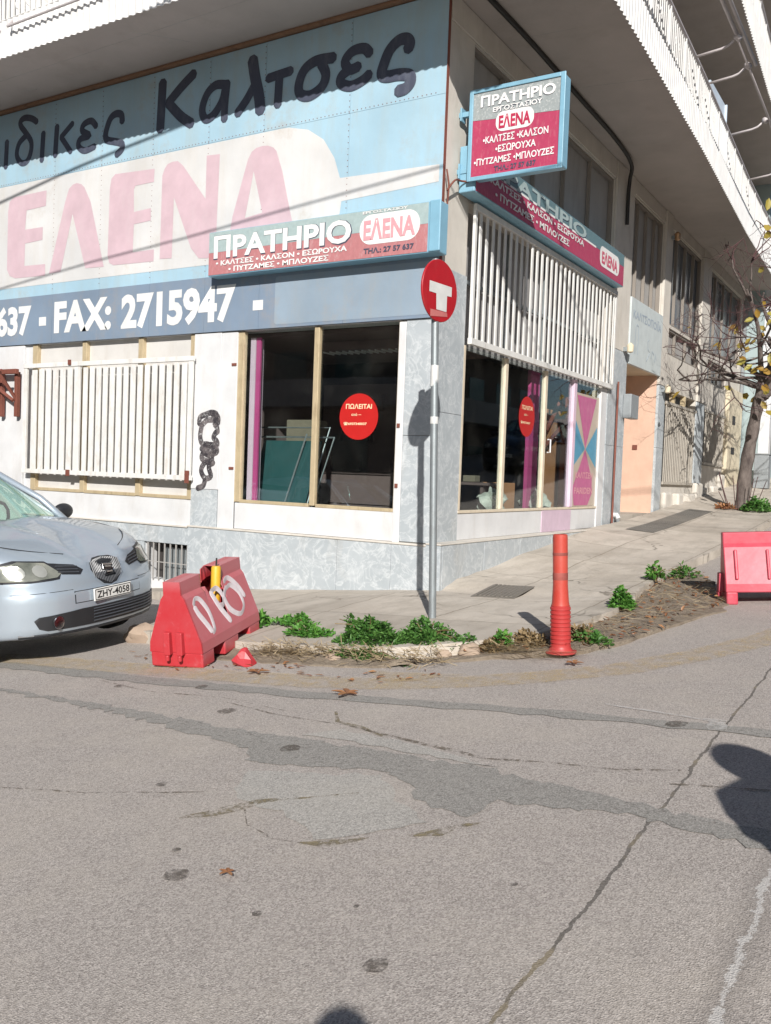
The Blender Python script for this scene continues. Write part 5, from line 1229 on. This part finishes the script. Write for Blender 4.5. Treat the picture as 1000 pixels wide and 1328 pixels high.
weed('brownish low plants left of the bollard', 2.4, -2.52, -.02, .26, .16, .15, 300, .05, 'leafdry', 12)
weed('brownish dry plants right behind the bollard', 2.74, -2.28, zr(2.74, -2.28)+.05, .2, .14, .17, 220, .05, 'leafdry', 13)
weed('bright green weeds around the foot of the street tree', 1.85, 11.75, zp(1.85, 11.75), .42, .35, .36, 420, .11, 'leaf', 14)
weed('small dry red leaves at the left of the tree foot', 1.15, 11.8, zp(1.15, 11.8), .3, .25, .14, 130, .09, 'leafbrown', 15)
weed('dark weeds hanging over the kerb face in front of the largest clump', 1.25, -3.34, zr(1.25, -3.34), .50, .12, .15, 800, .045, 'leaf', 21)
weed('brown green weeds between the tan stone and the bollard', 2.2, -2.72, zr(2.2, -2.72)+.02, .22, .16, .17, 420, .045, 'leafdry', 22, .6)
# straw and litter
rr = random.Random(5); bm = bmesh.new()
def strawpt(x0, x1, y0, y1): return rr.uniform(x0, x1), rr.uniform(y0, y1)
def instrip(x, y):
    c = False; P = DIRT
    for (a, b), (c_, d_) in zip(P, P[1:]+P[:1]):
        if (b > y) != (d_ > y) and x < (c_-a)*(y-b)/(d_-b)+a: c = not c
    return c
k = 0
while k < 850:
    x, y = strawpt(1.4, 3.6, -3.4, 2.4)
    if not instrip(x, y): continue
    k += 1; a = rr.uniform(0, 6.28); l_ = rr.uniform(.04, .22); z = zr(x, y)+rr.uniform(.05, .12)
    if y > 1 and rr.random() < .6: continue
    leaf(bm, Vector((x, y, z)), Vector((math.cos(a), math.sin(a), rr.uniform(-.2, .35))), Vector((rr.gauss(0, .5), rr.gauss(0, .5), 1)), l_, .006, .1)
for k in range(420):
    x, y = rr.gauss(.45, .2), rr.gauss(-3.42, .05); a = rr.uniform(-.9, .9)+(3.14 if rr.random() < .5 else 0)
    leaf(bm, Vector((x, y, zr(x, y)+rr.uniform(.02, .1))), Vector((math.cos(a), math.sin(a), rr.uniform(-.1, .3))), Vector((0, 0, 1)), rr.uniform(.06, .18), .006, .1)
for k in range(260):
    x, y = rr.gauss(2.45, .2), rr.gauss(-2.78, .07); a = rr.uniform(-.6, 1.1)+(3.14 if rr.random() < .5 else 0)
    leaf(bm, Vector((x, y, zr(x, y)+rr.uniform(.02, .1))), Vector((math.cos(a), math.sin(a), rr.uniform(-.1, .2))), Vector((0, 0, 1)), rr.uniform(.1, .3), .006, .1)
for k in range(700):
    x = rr.uniform(.2, 2.0); y = rr.gauss(-3.42, .05)+(.25*max(0, x-1.5)); a = rr.uniform(0, 6.28)
    leaf(bm, Vector((x, y, zr(x, y)+rr.uniform(.02, .15))), Vector((math.cos(a), math.sin(a)*.6, rr.uniform(-.3, .5))), Vector((rr.gauss(0, .4), -.5, 1)), rr.uniform(.05, .16), .007, .1)
o = finish('dry_grass', bm, 'straw'); o['kind'] = 'stuff'; o['label'] = 'dry straw and dead grass on the dirt strip'
bm = bmesh.new(); k = 0
while k < 260:
    x, y = strawpt(1.4, 3.6, -3.4, 2.4)
    if not instrip(x, y): continue
    k += 1; leaf(bm, Vector((x, y, zr(x, y)+rr.uniform(.05, .09))), Vector((rr.gauss(0, 1), rr.gauss(0, 1), rr.gauss(0, .2))), Vector((rr.gauss(0, .3), rr.gauss(0, .3), 1)), rr.uniform(.03, .08), rr.uniform(.015, .04))
for k in range(70):
    x, y = rr.uniform(-1.2, 2.2), rr.gauss(-3.75, .14); leaf(bm, Vector((x, y, zr(x, y)+.012)), Vector((rr.gauss(0, 1), rr.gauss(0, 1), .05)), Vector((rr.gauss(0, .2), rr.gauss(0, .2), 1)), rr.uniform(.03, .1), rr.uniform(.01, .03))
o = finish('leaf_litter', bm, 'leafbrown'); o['kind'] = 'stuff'; o['label'] = 'brown dead leaves scattered along the kerb'
for k, (x, y, L_, lab) in enumerate([(1.78, -4.36, .14, 'curled orange brown leaf on the asphalt below the big weed clump'), (2.98, -7.0, .05, 'tiny reddish leaf fleck on the near asphalt'), (.62, -3.98, .12, 'dark dry leaf on the asphalt in front of the plastic fragment'), (2.95, -2.95, .1, 'reddish dry leaf beside the bollard foot')]):
    bm = bmesh.new(); z = zr(x, y)+.02
    for a in range(5): leaf(bm, Vector((x, y, z)), Vector((math.cos(a*1.2+k), math.sin(a*1.2+k), .12)), Vector((0, 0, 1)), L_*(.6+.1*a), L_*.35, .3)
    tag(finish('fallen_leaf', bm, 'leafbrown'), lab, 'leaf', 'fallen leaves on the road')
MAT['stone'] = paint('stone', (.38, .29, .22), .9, .5, streak=False, scale=5)
def stone(label, x, y, z, r, sx=1, seed=0):
    bm = bmesh.new(); bmesh.ops.create_icosphere(bm, subdivisions=3, radius=r)
    for v in bm.verts: v.co = Vector((v.co.x*sx, v.co.y*.8, v.co.z*.75))*(1+.35*mnoise.noise(v.co/r*1.3+Vector((seed, 0, 0)))+.12*mnoise.noise(v.co/r*4))
    bm.transform(Matrix.Translation((x, y, z))); tag(finish('stone', bm, 'stone', None, True, 30), label, 'stone')
stone('tan stone block at the right end of the weeds', 2.02, -2.88, zr(2, -2.88)+.05, .095, 1.1, 3); stone('small brown stone between the weed clumps', 1.0, -3.42, zr(1, -3.42)+.03, .06, 1.5, 8); stone('grey brown stone beside the tan block', 1.8, -2.98, zr(1.8, -2.98)+.03, .07, 1.3, 12)
stone('pale rough concrete lump at the kerb end beside the car', -1.62, -3.12, zr(-1.6, -3.1)+.06, .16, 1.3, 15)
# pavement furniture
DG = bmesh.new()
for k in range(9): 
    x = .78+.055*k; obox(DG, (x, -.26, zp(x, -.26)+.018), (.03, 0, 0), (0, .58, zp(x, .32)-zp(x, -.26)), (0, 0, .01))
obox(DG, (.74, -.28, zp(.74, -.28)+.004), (.54, 0, zp(1.28, -.28)-zp(.74, -.28)), (0, .62, zp(.74, .34)-zp(.74, -.28)), (0, 0, .006))
MAT['iron'] = paint('cast_iron', (.20, .18, .155), .7, .5, streak=False, scale=6); o = finish('drain_grate', DG, 'iron'); tag(o, 'dark iron drain grate in the pavement below the side window', 'drain grate')
MAT['ramp'] = asphalt('grooved_ramp', (.20, .185, .165), (.30, .28, .25))
bm = bmesh.new()
for k in range(34):
    y = 6.3+k*.14; w0, w1 = .55, 1.05
    P = [(w0, y), (w1, y), (w1, y+.11), (w0, y+.11)]; vs = [bm.verts.new((a, b, zp(a, b)+.010)) for a, b in P]; bm.faces.new(vs)
    
o = finish('grooved_strip', bm, 'ramp'); o['kind'] = 'structure'
BZ = zp(.88, 18.1)
o = boxes('litter_bin', [(.68, 1.08, 17.95, 18.35, BZ, BZ+.96), (.65, 1.11, 17.92, 18.38, BZ+.96, BZ+1.0)], 'greybox', None, .03); tag(o, 'grey rectangular bin on the pavement behind the tree trunk', 'bin')

# ------------------------------------------------------------------ street tree
def bark():
    t = NT('bark'); c = t.mix(t.ramp(t.noise(9, 7, .7, t.mapping((1, 1, .35))), .35, .7), (.065, .05, .045), (.20, .165, .145)); t.bump(t.noise(16, 7, .75, t.mapping((1, 1, .4))), .8, .03); return t.fin(c, .95)
MAT['bark'] = bark(); MAT['twig'] = flat('twig_bark', (.10, .05, .05), .9, var=.5)
tz = zp(1.3, 13)
TR = thing('street_tree', 'bare street tree with a few yellow leaves on the side pavement', 'tree', (1.3, 13.0, tz))
bm = bmesh.new()
tp = smooth_pts([(1.3, 13.0, tz-.15), (1.3, 13.0, tz+.1), (1.34, 13.0, tz+.9), (1.43, 13.02, tz+1.7), (1.52, 13.05, tz+2.4), (1.62, 13.05, tz+3.0)], 5)
tube(bm, tp, [.165-.05*min(1, k/(len(tp)-1)*1.1)+.010*math.sin(k*1.7)+(.05 if k < 3 else 0) for k in range(len(tp))], 14)
finish('trunk', bm, 'bark', TR, True)
rr = random.Random(11); tw = bmesh.new(); lv = bmesh.new(); limbs = bmesh.new(); ntw = 0
def branch(p, d, L, r, depth, bmx):
    pts = [p]; q = p.copy(); dd = d.normalized(); n = 5
    for k in range(n):
        dd = (dd+Vector((rr.gauss(0, .16), rr.gauss(0, .16), rr.gauss(.02, .14)))).normalized()
        q = q+dd*L/n
        if q.x < .25: q.x = .25; dd.x = abs(dd.x)
        if q.z > 7.0 and q.x < 1.5: q.z = 7.0; dd.z = -abs(dd.z)
        pts.append(q.copy())
    tube(bmx, pts, [r*(1-.6*k/n) for k in range(n+1)], 6 if depth < 2 else 4, caps=False)
    if depth >= 4: 
        if rr.random() < .035: leaf(lv, q, Vector((rr.gauss(0, .5), rr.gauss(0, .5), -.6)), Vector((rr.gauss(0, 1), -1, .3)), rr.uniform(.16, .27), rr.uniform(.13, .2), .15)
        return
    for k in range(3 if depth < 2 else rr.choice((2, 3))):
        i = rr.randint(2, n); s = (dd+Vector((rr.gauss(0, .55), rr.gauss(0, .55), rr.gauss(.08, .4)))).normalized()
        branch(pts[i], s, L*rr.uniform(.55, .8), r*.5, depth+1, tw if depth >= 1 else limbs)
fork = Vector(tp[-1])
for d, L, r in (((-.25, -.75, .3), 2.0, .05), ((-.1, -.5, .6), 2.2, .07), ((.3, .1, 1), 2.4, .12), ((.6, -.5, .5), 2.2, .09), ((-.6, .1, .5), 1.6, .06), ((.1, .8, .6), 2.2, .09), ((-.2, -.9, .02), 2.2, .04), ((.5, .5, .6), 2.0, .08), ((-.15, -1, .12), 2.0, .045), ((.25, -.6, .4), 2.0, .05), ((.35, -.5, .3), 2.2, .05), ((.4, .2, .5), 2.2, .06)):
    branch(fork+Vector((0, 0, rr.uniform(-.5, .1))), Vector(d), L, r, 0, limbs)
finish('limb', limbs, 'bark', TR, True); cr = finish('crown', tw, 'twig', TR); 
for k in range(46):
    a, b = rr.uniform(1.0, 2.3), rr.uniform(11.0, 13.8); leaf(lv, Vector((a, b, rr.uniform(3.4, 5.4))), Vector((rr.gauss(0, .6), rr.gauss(0, .3), -.5)), Vector((rr.gauss(0, .6), -1, .4)), rr.uniform(.12, .24), rr.uniform(.09, .17), .2)
finish('leaves', lv, 'leafyellow', cr)
for k in range(9): 
    bm = bmesh.new(); a = rr.uniform(0, 6.28); tube(bm, [(1.3+.28*math.cos(a), 12.9+.28*math.sin(a), tz), (1.3+.5*math.cos(a), 12.9+.5*math.sin(a), tz+rr.uniform(.4, .9))], .008, 4)
    finish('sucker', bm, 'twig', TR)

TR.location = (1.48, 12.0, zp(1.48, 12.0))
# ------------------------------------------------------------------ overhead cables (cast the slanting shadow lines on the sign)
def cable(label, pts, back, ext, r):
    P = [Vector((x, -.05, z))-SUN_DIR*back for x, z in pts]; d0 = (P[0]-P[1]).normalized(); d1 = (P[-1]-P[-2]).normalized()
    P = [P[0]+d0*ext]+P+[P[-1]+d1*ext]; bm = bmesh.new(); tube(bm, P, r, 6); tag(finish('overhead_cable', bm, 'cable'), label, 'cable', 'overhead cables above the street')
cable('thicker overhead cable crossing above the street in front of the big sign', [(-8.53, 5.73), (-6.6, 6.05), (-5.55, 6.19), (-4.2, 6.35)], 6, 14, .022)
cable('thinner overhead cable crossing lower in front of the big sign', [(-8.49, 4.29), (-6.1, 4.55), (-4.07, 4.72), (-2.33, 4.90), (-.15, 5.115)], 6, 14, .013)

# ------------------------------------------------------------------ neighbours
N = thing('neighbour_building', 'next building up the side street with turquoise shopfront and white columns', 'building', (0, 22, 1.6))
boxes('wall', [(-6, .55, 19.1, 34, 0, 12)], 'turq', N)
MAT['shadeglass'] = flat('shaded_glass', (.05, .09, .08), .2)
boxes('shop_window', [(.551, .57, 21, 23.4, 2.5, 5.0), (.551, .57, 24, 27, 2.7, 5.2)], 'shadeglass', N)
boxes('column', [(.55, .85, 19.2, 19.6, 1.5, 7.6), (.55, .8, 23.5, 23.9, 1.8, 7.6), (.55, .8, 27.2, 27.6, 2, 7.6)], 'white', N, .02)
bq = boxes('balcony', [(.55, 2.6, 19.3, 33.5, 7.3, 7.55)], 'soffit', N); boxes('fascia', [(2.6, 2.66, 19.3, 33.5, 7.25, 8.2), (.55, 2.6, 19.24, 19.3, 7.25, 8.2)], 'fascia', bq)
boxes('canopy', [(.55, 1.9, 19.7, 24, 5.6, 5.75)], 'beige', N)
MAT['brownwall'] = paint('brown_render', (.16, .13, .11), .8, .4)
def block(label, x0, x1, y0, y1, h, face):
    T = thing('apartment_block', label, 'building', ((x0+x1)/2, (y0+y1)/2, -1)); boxes('wall', [(x0, x1, y0, y1, -3, h)], 'brownwall', T)
    Wn, Fr, Ba = [], [], []
    u0, u1 = (x0, x1) if face in '+y-y' and face[1] == 'y' else (y0, y1); f = {'+y': y1, '-y': y0, '+x': x1, '-x': x0}[face]; s = 1 if face[0] == '+' else -1
    def bx(a, b, z0, z1, d0, d1):
        lo, hi = sorted((f+s*d0, f+s*d1)); return (a, b, lo, hi, z0, z1) if face[1] == 'y' else (lo, hi, a, b, z0, z1)
    z = 1.2
    while z < h-1.5:
        u = u0+1
        while u < u1-2: Wn.append(bx(u, u+1.5, z, z+1.6, .001, .03)); Fr.append(bx(u-.08, u+1.58, z-.1, z, .0, .08)); u += 2.8
        if z > 2: Ba.append(bx(u0+.5, u1-.5, z-.5, z-.35, 0, 1.1)); Ba.append(bx(u0+.5, u1-.5, z-.35, z+.45, 1.05, 1.1))
        z += 3
    boxes('window', Wn, 'shadeglass', T); boxes('sill', Fr, 'brownwall', T); boxes('balcony', Ba, 'beige2', T)
block('shaded apartment block across the side street, seen only as reflections', 12.5, 22, -3, 34, 9, '-x'); block('shaded apartment block across the front street, seen only as reflections', -34, -1, -28, -17, 9, '+y')

# ------------------------------------------------------------------ people behind the camera (their shadows fall into the picture)
MAT['skin'] = flat('skin', (.50, .31, .23), .6); MAT['coat'] = flat('dark_coat', (.06, .07, .10), .8); MAT['trousers'] = flat('dark_trousers', (.05, .055, .08), .8); MAT['hair'] = flat('dark_hair', (.03, .022, .018), .7)
def skin_mesh(name, nodes, edges, mat, parent, lv_=2):
    me = bpy.data.meshes.new(name); me.from_pydata([n[0] for n in nodes], edges, []); o = bpy.data.objects.new(name, me); COL.objects.link(o); o.parent = parent
    s = o.modifiers.new('skin', 'SKIN'); s.use_smooth_shade = True
    for k, n in enumerate(nodes): me.skin_vertices[0].data[k].radius = (n[1], n[1] if len(n) < 3 else n[2])
    me.skin_vertices[0].data[0].use_root = True
    b = o.modifiers.new('sub', 'SUBSURF'); b.levels = lv_; b.render_levels = lv_; me.materials.append(MAT[mat]); return o
def person(label, loc, rotz, h, arms, hat=False, bulk=1.0):
    T = thing('person', label, 'person', loc, (0, 0, rotz), h/1.75, local=True)
    nd = [((0, 0, .95), .15*bulk, .11), ((0, 0, 1.15), .14*bulk, .10), ((0, 0, 1.36), .17*(1+(bulk-1)*.6), .105), ((0, .0, 1.47), .07), ((0, .01, 1.56), .055), ((0, .03, 1.66), .10), ((0, .02, 1.72), .075)]
    ed = [(0, 1), (1, 2), (2, 3), (3, 4), (4, 5), (5, 6)]
    for s in (-1, 1):
        k = len(nd); nd += [((s*.09, 0, .90), .095), ((s*.10, .01, .50), .065), ((s*.10, -.02, .09), .045), ((s*.11, .12, .04), .04)]; ed += [(0, k), (k, k+1), (k+1, k+2), (k+2, k+3)]
        a = arms[s]; k = len(nd); nd += [((s*.18, 0, 1.40), .065), (a[0], .05), (a[1], .036), (a[2], .035)]; ed += [(2, k), (k, k+1), (k+1, k+2), (k+2, k+3)]
    skin_mesh('body', nd, ed, 'coat', T)
    if bulk > 1:
        bm = bmesh.new(); lathe(bm, [(.24, .42), (.30, .8), (.33, 1.1), (.35, 1.3), (.31, 1.42), (.18, 1.50), (.09, 1.55)], n=28); bm.transform(Matrix.Diagonal((1.0, .6, 1, 1))); finish('coat', bm, 'coat', T, True)
    bm = bmesh.new(); bmesh.ops.create_uvsphere(bm, u_segments=20, v_segments=14, radius=1)
    for v in bm.verts:
        if v.co.y > .5 and v.co.z < .3: v.co.y *= .7
    bm.transform(Matrix.Translation((0, .01, 1.67)) @ Matrix.Diagonal((.10, .115, .115, 1))); finish('hair', bm, 'hair', T, True)
    fing = bmesh.new()
    for s in (-1, 1):
        w0 = Vector(arms[s][2]); dr = (w0-Vector(arms[s][1])).normalized()
        for k in range(4): p = w0+Vector((0, 0, .02-.018*k)); tube(fing, [p, p+dr*.05, p+dr*(.075+.006*(k in (1, 2)))+Vector((-s*.02, 0, 0))], [.010, .009, .007], 6)
        tube(fing, [w0, w0+Vector((-s*.03, .02, .03)), w0+Vector((-s*.04, .05, .035))], [.011, .010, .008], 6)
    finish('finger', fing, 'skin', T, True)
    fc = bmesh.new(); bmesh.ops.create_uvsphere(fc, u_segments=18, v_segments=12, radius=1); fc.transform(Matrix.Translation((0, .045, 1.63)) @ Matrix.Diagonal((.088, .09, .105, 1))); tube(fc, [(0, .13, 1.645), (0, .155, 1.61), (0, .135, 1.60)], [.012, .018, .012], 6)
    finish('face', fc, 'skin', T, True)
    if hat:
        bm = bmesh.new(); bmesh.ops.create_uvsphere(bm, u_segments=20, v_segments=14, radius=1); bm.transform(Matrix.Translation((0, -.02, 1.66)) @ Matrix.Diagonal((.155, .15, .165, 1))); finish('hood', bm, 'coat', T, True)
    return T
ph = person('person in a dark coat holding up a phone, standing behind the camera', (5.73, -10.45, zr(5.73, -10.45)), R(31.5), 1.80, {-1: [(-.26, .12, 1.22), (-.12, .36, 1.36), (-.07, .44, 1.42)], 1: [(.26, .12, 1.22), (.12, .36, 1.36), (.07, .44, 1.42)]})
person('unseen hooded figure out of frame beside the road, shaped to cast the right-edge shadow', (6.32, -7.62, zr(6.32, -7.62)), R(32), 1.86, {-1: [(-.34, .04, 1.15), (-.1, .24, 1.12), (.06, .25, 1.13)], 1: [(.34, .04, 1.15), (.1, .26, 1.16), (-.06, .27, 1.17)]}, True, 1.3)  # unseen figure, hood and bulk shaped to cast the shadow at the right edge
